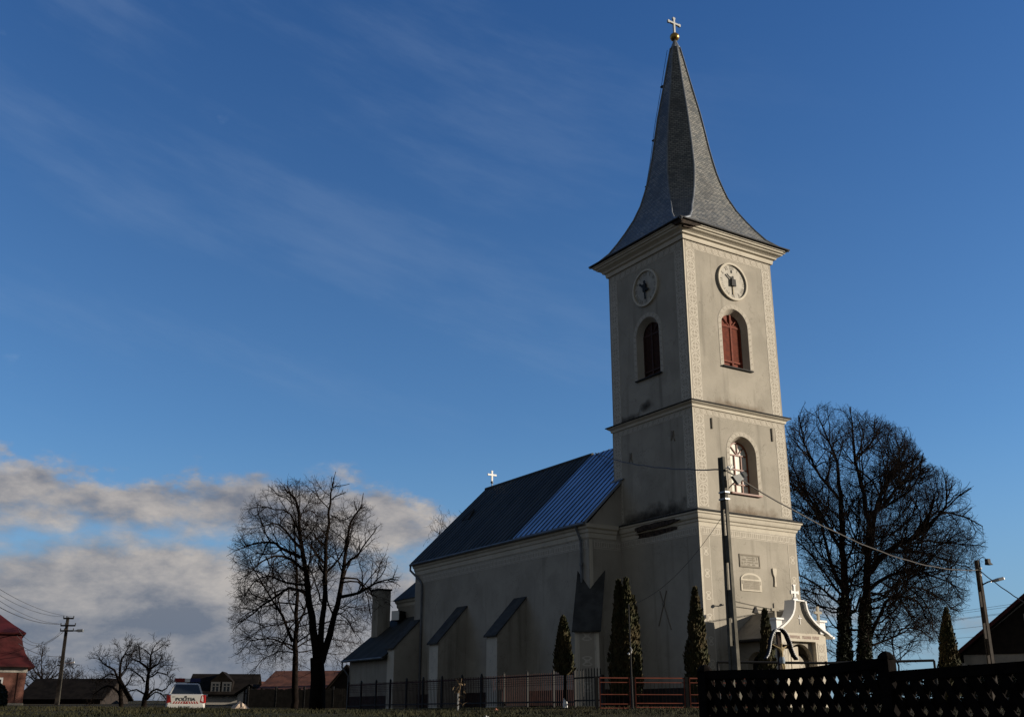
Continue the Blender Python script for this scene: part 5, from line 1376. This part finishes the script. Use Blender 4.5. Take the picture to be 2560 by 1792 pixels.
pB, HB = pole('street_light_pole', 'concrete street light pole beside the far right house', 2442, 1400, 50.0, 0.45, 0.30, 0.20, 0.20, 0.14, 'street light', m=M_shadepole)
mb = MB(); q = [L_of(pB, pt(a, b, 50)) for a, b in ((2453, 1478), (2454, 1466), (2458, 1460), (2470, 1454), (2480, 1451))]; mb.tube(q, 0.035, 6)
for a, b in ((2453, 1469), (2454, 1476)): e = L_of(pB, pt(a, b, 50)); mb.bar(e - Vector((0.14, 0, 0)), e + Vector((0.06, 0, 0)), 0.03)
mb.build('lamp_arm', M_fencepost, pB)
mb = MB(); a, b = L_of(pB, pt(2478, 1453, 50)), L_of(pB, pt(2510, 1445, 50)); dd = (b - a); Rm = dd.to_track_quat('Y', 'Z').to_matrix().to_4x4(); Rm.translation = a; n = dd.length
mb.rings([[tuple(Rm @ Vector((x * w, y, z * w))) for x, z in ((-1, -0.5), (1, -0.5), (1, 0.3), (0.5, 0.6), (-0.5, 0.6), (-1, 0.3))] for y, w in ((0, 0.05), (n * 0.15, 0.10), (n * 0.5, 0.14), (n * 0.9, 0.13), (n, 0.07))]); mb.build('lamp_head', M_iron, pB)
mb = MB(); q = [L_of(pB, pt(a, b, 50)) for a, b in ((2445, 1405), (2450, 1396), (2456, 1392), (2462, 1394), (2466, 1399))]; mb.tube(q, 0.018, 5); mb.build('spotlight_arm', M_fencepost, pB)
mb = MB(); c = L_of(pB, pt(2469, 1401, 50)); mb.box(c.x - 0.09, c.y - 0.09, c.z - 0.10, c.x + 0.09, c.y + 0.09, c.z + 0.08); mb.rings([[(c.x + sx * 0.10, c.y + sy * 0.10, c.z - 0.10) for sx, sy in ((-1, -1), (1, -1), (1, 1), (-1, 1))], [(c.x + 0.06 + sx * 0.13, c.y + sy * 0.13, c.z - 0.19) for sx, sy in ((-1, -1), (1, -1), (1, 1), (-1, 1))]]); mb.build('spotlight', M_fencepost, pB)
for py in (1421, 1438):
    mb = MB(); q = L_of(pB, pt(2447, py, 50)); mb.sphere(q + Vector((0.0, -0.1, 0)), 0.06, 8); mb.build('insulator', M_white, pB)

pC, HC = pole('utility_pole', 'tall dark power pole with three crossarms left of the police car', 170, 1542, 88.0, 0.2, 0.34, 0.24, 0.26, 0.2, m=M_shadepole)
for py, x0, x1 in ((1545, 159, 184), (1563, 152, 188), (1576, 151, 183)):
    a, b = L_of(pC, pt(x0, py, 87.8)), L_of(pC, pt(x1, py, 87.8)); mb = MB(); mb.bar(a, b, 0.10, 0.12)
    for q in (a, a.lerp(b, 0.3), b): mb.tube([q, q + Vector((0, 0, 0.2))], 0.04, 5)
    mb.build('crossarm', M_fencepost, pC)
a, b = L_of(pC, pt(183, 1576, 87.8)), L_of(pC, pt(209, 1575, 87.8)); mb = MB(); mb.rings([[tuple(a.lerp(b, t) + Vector((0, y * w, z * w))) for y, z in ((-1, -0.6), (1, -0.6), (1, 0.5), (-1, 0.5))] for t, w in ((0, 0.06), (0.3, 0.1), (0.45, 0.18), (0.95, 0.18), (1, 0.08))]); mb.build('lamp_head', M_iron, pC)
pD, HD = pole('utility_pole', 'shorter thick pale power pole leaning post beside the tall dark pole', 158, 1638, 92.0, 0.5, 0.62, 0.30, 0.34, 0.26)
for py, x0 in ((1641, 149), (1653, 145), (1662, 143)): a, b = L_of(pD, pt(x0, py, 91.8)), L_of(pD, pt(157, py, 91.8)); mb = MB(); mb.bar(a, b, 0.09, 0.10); mb.build('crossarm', M_fencepost, pD)
a, b = L_of(pD, pt(160, 1658, 91.8)), L_of(pD, pt(186, 1654, 91.8)); mb = MB(); mb.tube([a, a.lerp(b, 0.65)], 0.025, 4); mb.rings([[tuple(a.lerp(b, t) + Vector((0, y * w, z * w))) for y, z in ((-1, -0.6), (1, -0.6), (1, 0.5), (-1, 0.5))] for t, w in ((0.62, 0.05), (0.72, 0.12), (0.95, 0.12), (1, 0.05))]); mb.build('lamp_head', M_white, pD)

M_cable = mat('weathered_black_cable', (0.07, 0.06, 0.05), 0.6)
M_cable2 = mat('thin_grey_wire', (0.05, 0.05, 0.055), 0.7)


def cable(name, label, A, B, sag, r, m=None, grp=None, twist=False, k=24):
    P = []
    for i in range(k + 1):
        t = i / k; q = A.lerp(B, t); q.z -= sag * 4 * t * (1 - t)
        if twist: q += Vector((0, 0, 0.012 * sin(i * 1.9)))
        P.append(q)
    c = P[0].copy(); mb = MB(); mb.tube([p - c for p in P], r, 5); o = mb.build(name, m or M_cable); o.location = c
    return tag(o, label, 'cable', grp)


PA = pt(1813, 1174, 26.85); PB = pt(2447, 1424, 50)
cable('overhead_cable', 'thick cable from the tower pole up to the nave ridge', PA, cw(RU, 10.35, RZ + 0.10), 0.25, 0.020, twist=True)
cable('overhead_cable', 'thick cable from the tower pole to the far right street light', PA, PB, 0.75, 0.021, twist=True)
cable('overhead_cable', 'thick cable from the far right street light towards the right edge', PB, pt(2700, 1575, 44), 0.25, 0.024, twist=True)
cable('overhead_wire', 'thin slack wire from the tower pole down to the pipe post', pt(1806, 1290, 26.9), pt(1582, 1510, 33.2), 0.35, 0.006, M_cable2)
for k, (y0, y1, lab) in enumerate(((1528, 1505, 'uppermost'), (1533, 1511, 'second'), (1546, 1525, 'third'), (1548, 1528, 'fourth'), (1571, 1553, 'fifth'), (1594, 1583, 'lowest'))):
    a, b = pt(2398, y0, 95), pt(2560, y1, 95); d_ = b - a
    cable('overhead_wire', lab + ' of the six faint wires behind the far right street light', a - d_ * 1.6, b + d_ * 0.8, 0.0, 0.014, M_cable2, 'faint wires at the right')
for (x0, y0, x1, y1, D0, D1, sag, lab) in ((-60, 1432, 184, 1541, 62, 87.5, 0.5, 'uppermost wire from the tall dark pole to the left edge'), (-60, 1447, 160, 1541, 62, 87.5, 0.5, 'second wire from the tall dark pole to the left edge'), (-60, 1458, 153, 1559, 62, 87.5, 0.5, 'third wire from the tall dark pole to the left edge'), (-60, 1480, 152, 1559, 62, 87.5, 0.5, 'darker lowest wire from the tall dark pole to the left edge'),
                                          (44, 1571, 152, 1578, 82, 87.6, 1.0, 'wire from the pink house eave to the tall dark pole'), (42, 1588, 158, 1578, 82, 87.6, 0.9, 'slack wire from the pink house roof to the tall dark pole'), (46, 1608, 150, 1640, 82, 91.6, 0.3, 'wire from the pink house to the shorter pale pole'), (60, 1627, 158, 1580, 84, 87.6, 0.2, 'wire slanting from the pink house roof foot up to the dark pole')):
    cable('overhead_wire', lab, pt(x0, y0, D0), pt(x1, y1, D1), sag, 0.022 if 'darker' in lab or 'shorter' in lab else 0.014, M_cable2, 'wires at the left power poles')

# ------------------------------------------------------------------ wayside crucifix
q = pt(1960, 1765, 28.0); q.z = ground_z(q.x, q.y)
g = thing('wayside_crucifix', 'wooden wayside crucifix with arched tin roof in front of the porch', 'crucifix', q, 0.3)
M_dwood = mat('dark_crucifix_wood', (0.045, 0.022, 0.014), 0.8, 0.4, 5)
Zp = pt(1955, 1578, 28).z - q.z; Zb = pt(1955, 1615, 28).z - q.z
mb = MB(); mb.box(-0.055, -0.04, -0.3, 0.055, 0.04, Zp); mb.build('post', M_dwood, g)
mb = MB(); mb.box(-0.30, -0.035, Zb - 0.05, -0.0555, 0.035, Zb + 0.05); mb.box(0.0555, -0.035, Zb - 0.05, 0.30, 0.035, Zb + 0.05); mb.build('crossbeam', M_dwood, g)
prof = [(0, Zp + 0.05), (0.09, Zp + 0.03), (0.18, Zp - 0.08), (0.25, Zp - 0.26), (0.29, Zp - 0.44), (0.35, Zp - 0.60), (0.44, Zp - 0.70)]
mb = MB(); P = [(-a, z) for a, z in prof[::-1]] + prof[1:]
for (a, z), (b, y) in zip(P, P[1:]):
    t = Vector((b - a, y - z)).normalized(); nn = Vector((-t.y, t.x)) * 0.028
    mb.prism([(a, z), (b, y), (b + nn.x, y + nn.y), (a + nn.x, z + nn.y)], lambda a, z, d=0.0: (a, d, z), -0.10, 0.06)
mb.build('canopy', mat('dark_tin_canopy', (0.018, 0.016, 0.02), 0.85, 0.3, 4, spec=0.1), g)
mb = MB(); edge = []
for (a, z), (b, y) in zip(P, P[1:]):
    L = math.dist((a, z), (b, y)); m_ = max(1, int(L / 0.045)); t = Vector((b - a, y - z)).normalized(); nn = Vector((-t.y, t.x)) * 0.032
    for k in range(m_):
        t = (k + 0.5) / m_; q = (a + (b - a) * t + nn.x, -0.105, z + (y - z) * t + nn.y); edge.append(q); mb.sphere(q, 0.020, 6)
mb.tube(edge, 0.013, 5)
mb.build('scalloped_edge', M_white, g)
# carved figure: one skinned surface
me = bpy.data.meshes.new('figure'); z = Zb
V = [(0, -0.07, z - 0.33), (0, -0.075, z - 0.20), (0, -0.075, z - 0.07), (0, -0.09, z - 0.01), (0.0, -0.10, z + 0.05), (-0.07, -0.075, z - 0.05), (-0.15, -0.06, z - 0.0), (-0.25, -0.05, z + 0.045), (0.07, -0.075, z - 0.05), (0.15, -0.06, z - 0.0), (0.25, -0.05, z + 0.045),
     (-0.035, -0.08, z - 0.36), (-0.02, -0.12, z - 0.52), (-0.01, -0.06, z - 0.70), (0.035, -0.08, z - 0.36), (0.03, -0.12, z - 0.52), (0.012, -0.065, z - 0.70), (0.0, -0.10, z + 0.085)]
E_ = [(0, 1), (1, 2), (2, 3), (3, 4), (4, 17), (2, 5), (5, 6), (6, 7), (2, 8), (8, 9), (9, 10), (0, 11), (11, 12), (12, 13), (0, 14), (14, 15), (15, 16)]
RD = [.045, .045, .055, .022, .036, .03, .022, .014, .03, .022, .014, .036, .028, .016, .036, .028, .016, .026]
me.from_pydata(V, E_, []); o = bpy.data.objects.new('figure', me); COL.objects.link(o); me.materials.append(mat('carved_pale_wood', (0.36, 0.27, 0.13), 0.7, 0.3, 8))
sk = o.modifiers.new('skin', 'SKIN'); me.skin_vertices[0].data[0].use_root = True
for i, rr_ in enumerate(RD): me.skin_vertices[0].data[i].radius = (rr_, rr_)
sb = o.modifiers.new('sub', 'SUBSURF'); sb.levels = sb.render_levels = 1
dg_ = bpy.context.evaluated_depsgraph_get(); me2 = bpy.data.meshes.new_from_object(o.evaluated_get(dg_)); o.modifiers.clear(); o.data = me2; o.parent = g
mb = MB(); mb.lathe([(0.062, z - 0.42), (0.075, z - 0.34), (0.058, z - 0.27), (0.05, z - 0.26)], (0, -0.085, 0), 10); lc = mb.build('loincloth', mat('pale_blue_paint', (0.25, 0.30, 0.36), 0.7), o)

# ------------------------------------------------------------------ police car
CD = 43.0; q = pt(462, 1775, CD); rz = -atan2(q.x, q.y)
q.z = -0.11
car = thing('police_car', 'white and silver police car seen from behind with red and blue light bar', 'car', q, rz); car.scale = (0.85, 0.85, 0.85)
M_silver = mat('silver_white_car_paint', (0.52, 0.505, 0.47), 0.3, spec=0.6); M_cglass = mat('dark_car_glass', (0.012, 0.016, 0.02), 0.08, spec=0.8); M_rub = mat('black_rubber', (0.012, 0.012, 0.012), 0.85); M_red = mat('red_lamp_plastic', (0.22, 0.012, 0.010), 0.25); M_blue = mat('blue_lamp_plastic', (0.015, 0.02, 0.10), 0.25); M_redtape = mat('red_tape', (0.30, 0.03, 0.03), 0.5)
mb = MB()
def sec(y, w, zt, zb=0.24):
    h = [(0.72, zb), (0.93, zb + 0.10), (1.0, zb + 0.30), (0.99, zt - 0.28), (0.93, zt - 0.05), (0.82, zt)]
    return [(w * a, y, z) for a, z in h] + [(-w * a, y, z) for a, z in h[::-1]]
S_ = [sec(0.0, 0.78, 0.98, 0.34), sec(0.05, 0.82, 1.0, 0.27), sec(0.25, 0.86, 1.02), sec(0.6, 0.87, 1.01), sec(1.6, 0.87, 0.97), sec(2.8, 0.87, 0.96), sec(3.3, 0.86, 0.95), sec(3.9, 0.82, 0.84), sec(4.2, 0.74, 0.72)]
mb.rings(S_); mb.face(S_[0][::-1]); mb.face(S_[-1]); mb.build('body', M_silver, car, smooth=False)
def cab(y, w, z): return [(w, y, z), (-w, y, z)]
mb = MB()
lo_, hi2 = [(-0.74, 0.45, 1.0), (0.74, 0.45, 1.0), (0.74, 3.05, 0.95), (-0.74, 3.05, 0.95)], [(-0.56, 0.98, 1.47), (0.56, 0.98, 1.47), (0.56, 2.25, 1.50), (-0.56, 2.25, 1.50)]
mb.rings([lo_, hi2]); top2_ = [(-0.46, 1.1, 1.52), (0.46, 1.1, 1.52), (0.46, 2.15, 1.54), (-0.46, 2.15, 1.54)]; mb.rings([hi2, top2_]); mb.face(top2_); mb.build('cabin', M_silver, car)
def pane(name, pts, off): 
    mb = MB(); c = sum((Vector(p) for p in pts), Vector()) / len(pts); P = [c + (Vector(p) - c) * 0.88 + Vector(off) for p in pts]; mb.face(P); mb.build(name, M_cglass, car)
pane('rear_window', [lo_[0], lo_[1], hi2[1], hi2[0]], (0, -0.012, 0.006)); pane('windscreen', [lo_[2], lo_[3], hi2[3], hi2[2]], (0, 0.012, 0.006)); pane('side_window', [lo_[1], lo_[2], hi2[2], hi2[1]], (0.012, 0, 0.004)); pane('side_window', [lo_[3], lo_[0], hi2[0], hi2[3]], (-0.012, 0, 0.004))
mb = MB(); mb.box(-0.52, 1.35, 1.545, 0.52, 1.60, 1.575, 0); mb.box(-0.58, 1.30, 1.576, -0.12, 1.62, 1.74, 1); mb.box(0.12, 1.30, 1.576, 0.58, 1.62, 1.74, 2); mb.box(-0.12, 1.32, 1.576, 0.12, 1.60, 1.73, 3); mb.build('light_bar', [M_rub, M_red, M_blue, M_white], car)
for s_ in (-1, 1):
    mb = MB(); mb.face([(s_ * 0.83, 0.03, 0.98), (s_ * 0.68, -0.006, 0.97), (s_ * 0.63, -0.008, 0.66), (s_ * 0.82, -0.002, 0.62)][::s_]); mb.face([(s_ * 0.83, 0.03, 0.98), (s_ * 0.82, -0.002, 0.62), (s_ * 0.885, 0.12, 0.64), (s_ * 0.875, 0.2, 0.97)][::s_]); mb.build('tail_light', M_red, car)
    mb = MB(); mb.box(s_ * 0.80 - 0.02 if s_ > 0 else -1.0, 2.75, 0.95, 1.0 if s_ > 0 else -0.78, 2.85, 1.07); mb.build('wing_mirror', M_silver, car)
    for y in (0.75, 3.35):
        mb = MB(); Rm = Matrix.Translation(Vector((s_ * 0.80, y, 0.30))) @ Matrix.Rotation(pi / 2, 4, 'Y'); b0 = len(mb.v); mb.lathe([(0.20, -0.09), (0.30, -0.09), (0.31, -0.05), (0.31, 0.05), (0.30, 0.09), (0.20, 0.09)], (0, 0, 0), 18); mb.v = [tuple(Rm @ Vector(p)) for p in mb.v]; w = mb.build('wheel', M_rub, car)
        mb = MB(); mb.lathe([(0.02, -0.092), (0.19, -0.092), (0.20, 0.092), (0.02, 0.094)], (0, 0, 0), 14); mb.v = [tuple(Rm @ Vector(p)) for p in mb.v]; mb.build('rim', M_iron, w)
mb = MB(); mb.rings([[(-0.86, 0.10, z), (-0.78, -0.09, z), (0.78, -0.09, z), (0.86, 0.10, z)] for z in (0.30, 0.40, 0.54)], close=False); mb.face([(-0.86, 0.10, 0.54), (-0.78, -0.09, 0.54), (0.78, -0.09, 0.54), (0.86, 0.10, 0.54)]); mb.build('bumper', M_silver, car)
mb = MB(); mb.box(-0.70, -0.094, 0.22, 0.70, 0.05, 0.30); mb.build('lower_valance', M_rub, car)
mb = MB(); mb.box(-0.26, -0.104, 0.41, 0.26, -0.091, 0.52); pt_ = mb.build('number_plate', mat('grey_plate', (0.42, 0.44, 0.42), 0.5), car)
mb = MB(); r = random.Random(1)
for k in range(9):
    if k in (2, 5): continue
    x = -0.21 + k * 0.048; mb.box(x, -0.108, 0.435, x + 0.028, -0.1045, 0.495)
mb.build('characters', mat('plate_characters', (0.2, 0.21, 0.21), 0.6), pt_)
mb = MB(); mb.box(-0.62, -0.012, 0.60, 0.62, -0.006, 0.70); k = -0.56
st_ = mb.build('reflective_stripe', mat('white_tape', (0.55, 0.50, 0.45), 0.5), car)
mb = MB()
while k < 0.0:
    for s_ in (-1, 1): mb.face([(s_ * k, -0.016, 0.60), (s_ * (k + 0.055), -0.016, 0.60), (s_ * (k + 0.115), -0.016, 0.70), (s_ * (k + 0.06), -0.016, 0.70)][::-s_])
    k += 0.11
mb.build('red_chevron', M_redtape, st_)
mb = MB(); text_mesh('POLITIA', 0.20, 0.004, Matrix.Translation((0.0, -0.014, 0.785)) @ Matrix.Rotation(pi / 2, 4, 'X') @ Matrix.Scale(1.2, 4, (1, 0, 0)), mb); mb.build('lettering', M_black, car)
mb = MB(); mb.prism([(-0.03, 0.87), (0.035, 0.87), (0.04, 0.90), (0.02, 0.94), (-0.02, 0.94), (-0.04, 0.90)], lambda a, z, d=0.0: (a, d, z), -0.02, -0.004); mb.build('emblem', M_black, car)
mb = MB(); mb.box(-0.58, -0.016, 0.89, -0.47, -0.006, 0.905); mb.build('badge', M_black, car)

# ------------------------------------------------------------------ houses
M_redroof = mat('dark_red_tin_roof', (0.070, 0.010, 0.010), 0.6, 0.4, 1.2); M_pink = plaster('pink_render', (0.26, 0.115, 0.085), (0.17, 0.08, 0.06), 0.7); M_tile = mat('old_clay_tiles', (0.15, 0.055, 0.028), 0.85, 0.5, 1.5); M_tiled = mat('dark_old_tiles', (0.016, 0.013, 0.011), 0.95, 0.5, 1.5, spec=0.05)
M_hwall = plaster('off_white_render', (0.50, 0.46, 0.40), (0.38, 0.35, 0.31)); M_wood = mat('dark_timber', (0.030, 0.022, 0.017), 0.9, 0.4, 3); M_brick = mat('brick_chimney', (0.14, 0.07, 0.045), 0.9, 0.5, 6)


def window(mb_parent, fr, a0, a1, z0, z1, trim=M_white, d=-0.03):
    f = MB()
    for (b0, y0, b1, y1) in ((a0 - 0.12, z1, a1 + 0.12, z1 + 0.15), (a0 - 0.12, z0 - 0.12, a1 + 0.12, z0), (a0 - 0.12, z0, a0, z1), (a1, z0, a1 + 0.12, z1), ((a0 + a1) / 2 - 0.04, z0, (a0 + a1) / 2 + 0.04, z1), (a0, z0 + (z1 - z0) * 0.62, (a0 + a1) / 2 - 0.045, z0 + (z1 - z0) * 0.62 + 0.07), ((a0 + a1) / 2 + 0.045, z0 + (z1 - z0) * 0.62, a1, z0 + (z1 - z0) * 0.62 + 0.07)):
        f.prism([(b0, y0), (b1, y0), (b1, y1), (b0, y1)], fr, d * 2, 0)
    w = f.build('window', trim, mb_parent)
    p = MB(); p.prism([(a0, z0), (a1, z0), (a1, z1), (a0, z1)], fr, d, -0.002); p.build('pane', M_cglass, w)
    return w


def gable_house(name, label, loc, rz, w, dpt, eave, ridge, mw, mr, group=None, over=0.35, axis='x', chim=(), cat='house'):
    """box house: ridge runs along local x (or y); origin at the middle of the front foot"""
    h = thing(name, label, cat, loc, rz, group); mb = MB()
    x0, x1, y0, y1 = -w / 2, w / 2, 0, dpt
    if axis == 'x':
        gab = [(0, -1), (eave, 0)]
        mb.face([(x0, y0, -1.5), (x1, y0, -1.5), (x1, y0, eave), (x0, y0, eave)]); mb.face([(x0, y1, -1.5), (x0, y1, eave), (x1, y1, eave), (x1, y1, -1.5)])
        for x in (x0, x1): mb.face([(x, y0, -1.5), (x, y0, eave), (x, (y0 + y1) / 2, ridge), (x, y1, eave), (x, y1, -1.5)])
    else:
        mb.face([(x0, y0, -1.5), (x0, y0, eave), (x0, y1, eave), (x0, y1, -1.5)]); mb.face([(x1, y0, -1.5), (x1, y1, -1.5), (x1, y1, eave), (x1, y0, eave)])
        for y in (y0, y1): mb.face([(x0, y, -1.5), (x1, y, -1.5), (x1, y, eave), ((x0 + x1) / 2, y, ridge), (x0, y, eave)])
    wl = mb.build('wall', mw, h)
    rf = MB(); c = (y0 + y1) / 2 if axis == 'x' else 0; half = dpt / 2 if axis == 'x' else w / 2; s = (ridge - eave) / half
    for sg in (-1, 1):
        e = c + sg * (half + over); ze = eave - over * s; n = Vector((sg * (ridge - ze), half + over)).normalized() * 0.14
        q = [(e, ze), (c, ridge), (c, ridge + 0.14 / max(0.3, n.normalized().y)), (e + n.x, ze + n.y)]
        if axis == 'x': rf.prism(q, lambda a, z, d=0.0: (d, a, z + 0.02), x0 - over, x1 + over)
        else: rf.prism(q, lambda a, z, d=0.0: (a, d, z + 0.02), y0 - over, y1 + over)
    r_ = rf.build('roof', mr, h)
    for (x, y, z0, z1, cw_, mm) in chim:
        k = MB(); k.box(x - cw_ / 2, y - cw_ / 2, z0, x + cw_ / 2, y + cw_ / 2, z1); k.box(x - cw_ / 2 - 0.06, y - cw_ / 2 - 0.06, z1, x + cw_ / 2 + 0.06, y + cw_ / 2 + 0.06, z1 + 0.1); k.build('chimney', mm, r_)
    return h, wl, r_


# pink house with a red mansard roof at the left edge
g = thing('pink_house', 'pink rendered house with dark red mansard roof at the left edge', 'house', pt(55, 1760, 86) * 1.0, 0.46)
ez = pt(58, 1660, 86).z - g.location.z
mb = MB(); Wd, Dp = 14.0, 9.0
for (a, b) in (((-Wd, 0), (0, 0)), ((0, 0), (0, Dp)), ((0, Dp), (-Wd, Dp)), ((-Wd, Dp), (-Wd, 0))): mb.face([(a[0], a[1], -1.5), (b[0], b[1], -1.5), (b[0], b[1], ez), (a[0], a[1], ez)])
wl = mb.build('wall', M_pink, g)
mb = MB(); mb.box(-Wd - 0.05, -0.06, ez - 0.62, 0.06, -0.003, ez - 0.02); mb.build('frieze', M_hwall, wl)
for a in (-0.55, -4.6): mb = MB(); mb.box(a, -0.06, -1, a + 0.5, -0.002, ez - 0.63); mb.build('pilaster', M_pink, wl)
mb = MB(); mb.box(-Wd, -0.08, -0.9, 0.08, -0.003, 0.1); mb.build('plinth', M_grey, wl)
k0 = pt(34, 1700, 86)
for a in (-2.05, -5.0, -8.0): window(g, lambda a_, z, d=0.0: (a_, d, z), a - 0.55, a + 0.35, ez - 3.0, ez - 1.15)
def loop(e, z): return [(-Wd - e, -e, z), (e, -e, z), (e, Dp + e, z), (-Wd - e, Dp + e, z)]
mb = MB(); mr_ = [(0.55, -0.22), (0.5, -0.1), (0.12, 0.3), (-0.25, 0.85), (-0.5, 1.5), (-0.65, 2.15), (-0.68, 2.3)]
mb.rings([loop(e, ez + z) for e, z in mr_]); up2 = [(-0.42, 2.27), (-0.38, 2.40), (-1.4, 3.1), (-3.2, 4.5)]; mb.rings([loop(e, ez + z) for e, z in [(-0.68, 2.27)] + up2]); mb.face(loop(-3.2, ez + 4.5)); mb.build('roof', M_redroof, g)
# dark bush or vehicle at the very edge
q = pt(-12, 1762, 60); q.z = ground_z(q.x, q.y)
g = thing('clipped_bush', 'dark rounded bush at the far left edge before the pink house', 'bush', q); mb = MB(); r = random.Random(3)
for _ in range(1500):
    a, b = r.uniform(0, 2 * pi), r.uniform(-0.2, 1) * pi / 2; P = Vector((0.55 * cos(a) * cos(b), 0.55 * sin(a) * cos(b), 0.75 + 0.85 * sin(b))) * r.uniform(0.8, 1.05); u = Vector((r.gauss(0, 1), r.gauss(0, 1), r.gauss(0, 1))).normalized() * 0.08; w = u.orthogonal().normalized() * 0.05
    mb.face([P - u, P - w, P + u, P + w])
mb.lathe([(0.3, 0.0), (0.5, 0.6), (0.45, 1.2), (0.1, 1.6)], (0, 0, 0), 10); mb.build('foliage', M_ivy, g)

# low dark barn behind the power poles
A = pt(150, 1762, 104); gable_house('barn', 'low dark tiled barn behind the left power poles', (A.x, A.y, ground_z(A.x, A.y)), -0.05, 7.6, 6.5, 0.5, 2.2, M_wood, M_tiled, over=0.4, cat='barn')
# houses in the middle distance
def at_px(px, D): p = pt(px, 1765, D); p.z = ground_z(p.x, p.y); return p
def hz(py, D, base): return pt(640, py, D).z - base
D = 92; A = at_px(548, D); e, rg = hz(1712, D, A.z), hz(1681, D, A.z)
hA, wA, rA = gable_house('house', 'pale house with dark roof and gabled dormer right of the police car', (A.x, A.y, A.z), 0.12, 5.0, 6.0, e * 0.55, rg * 0.94, M_hwall, M_tiled, 'village houses behind the trees', chim=())
dm = MB(); fr = lambda a, z, d=0.0: (a, d, z); zb = e * 0.62; dm.prism([(-0.9, zb), (0.9, zb), (0.9, zb + 0.9), (0, zb + 1.7), (-0.9, zb + 0.9)], fr, 0.1, 3.0); dm.build('dormer', M_tiled, hA)
M_dull = mat('dull_window_paint', (0.10, 0.10, 0.10), 0.8)
window(hA, lambda a, z, d=0.0: (a, 0.1 + d, z), -0.70, -0.2, zb + 0.1, zb + 0.7, M_dull); window(hA, lambda a, z, d=0.0: (a, 0.1 + d, z), 0.2, 0.70, zb + 0.1, zb + 0.7, M_dull)
D = 104; A = at_px(560, D); e, rg = hz(1722, D, A.z), hz(1706, D, A.z)
gable_house('house', 'long low house with orange tiled roof just right of the police car', (A.x, A.y, A.z), 0.1, 7.6, 7, hz(1728, D, A.z), hz(1705, D, A.z), M_hwall, M_tile, 'village houses behind the trees', chim=((1.0, 3.5, 1.6, hz(1701, D, A.z), 0.5, M_brick),))
D = 86; A = at_px(622, D)
h3, w3, r3 = gable_house('house', 'white gabled annex with a lean-to roof left of the bare trees', (A.x, A.y, A.z), -0.35, 2.2, 4.0, hz(1735, D, A.z), hz(1715, D, A.z), M_hwall, M_tiled, 'village houses behind the trees', axis='y', over=0.15)
window(h3, lambda a, z, d=0.0: (a, d, z), -0.4, 0.4, 0.2, 1.2, M_wood)
D = 100; A = at_px(652, D); zr = hz(1705, D, A.z)
h4, w4, r4 = gable_house('house', 'red tiled house with sunlit white gable end left of the bare trees', (A.x, A.y, A.z), 0.35, 5.0, 5.2, hz(1728, D, A.z), zr, M_hwall, M_tile, 'village houses behind the trees', chim=((-0.9, 2.6, zr - 0.7, hz(1692, D, A.z), 0.45, M_hwall), (1.0, 2.6, zr - 0.7, hz(1698, D, A.z), 0.22, M_brick)))
mb = MB(); mb.box(-3.0, -0.35, -1, 2.35, -0.05, hz(1727, D, A.z) * 0.92); mb.build('timber_front', M_wood, h4)
D = 84; A = at_px(785, D); zr = hz(1676, D, A.z)
h5, w5, r5 = gable_house('barn', 'large brown tiled barn behind the trunks of the bare trees', (A.x, A.y, A.z), -0.12, 8.4, 8.0, hz(1728, D, A.z), zr, M_wood, M_tile, 'village houses behind the trees', chim=((1.6, 4.0, zr - 1.0, hz(1674, D, A.z), 0.9, M_brick),), cat='barn')
D = 78; A = at_px(862, D)
gable_house('shed', 'dark shed with steep roof beside the vestry corner', (A.x, A.y, A.z), 0.05, 3.6, 5.0, hz(1722, D, A.z) * 0.4, hz(1668, D, A.z), M_wood, M_tiled, None, axis='y', over=0.25, cat='shed')
# house at the far right
D = 64; rz6 = -0.47; A = pt(2425, 1765, D) + Vector((cos(rz6), sin(rz6), 0)) * 4.5; A.z = ground_z(A.x, A.y); ze = pt(2425, 1634, D).z - A.z; zr = pt(2640, 1470, 62).z - A.z
h6, w6, r6 = gable_house('house', 'white house with broad dark roof at the right edge', (A.x, A.y, A.z), rz6, 9.0, 9.0, ze, zr, M_hwall, M_tiled, None, axis='y', over=0.75)
mb = MB(); mb.box(-5.15, -0.8, ze - 0.72, -4.4, 0.2, ze - 0.55); mb.build('soffit', M_hwall, h6)
mb = MB(); q0, q1 = Vector((-5.3, -0.78, ze - 0.75 * (zr - ze) / 4.5 + 0.0)), Vector((0, -0.78, zr)); mb.bar(q0 + Vector((0, -0.04, 0.16)), q1 + Vector((0, -0.04, 0.18)), 0.06, 0.2); mb.build('barge_board', M_redroof, h6)
mb = MB(); mb.prism([(-4.49, ze - 0.05), (4.49, ze - 0.05), (4.4, ze + 0.1), (0, zr - 0.15), (-4.4, ze + 0.1)], lambda a, z, d=0.0: (a, d, z), -0.06, -0.004); mb.build('timber_gable', M_wood, h6)
window(h6, lambda a, z, d=0.0: (a, -0.06 + d, z), -0.9, -0.1, ze + 1.0, ze + 2.0, M_hwall)
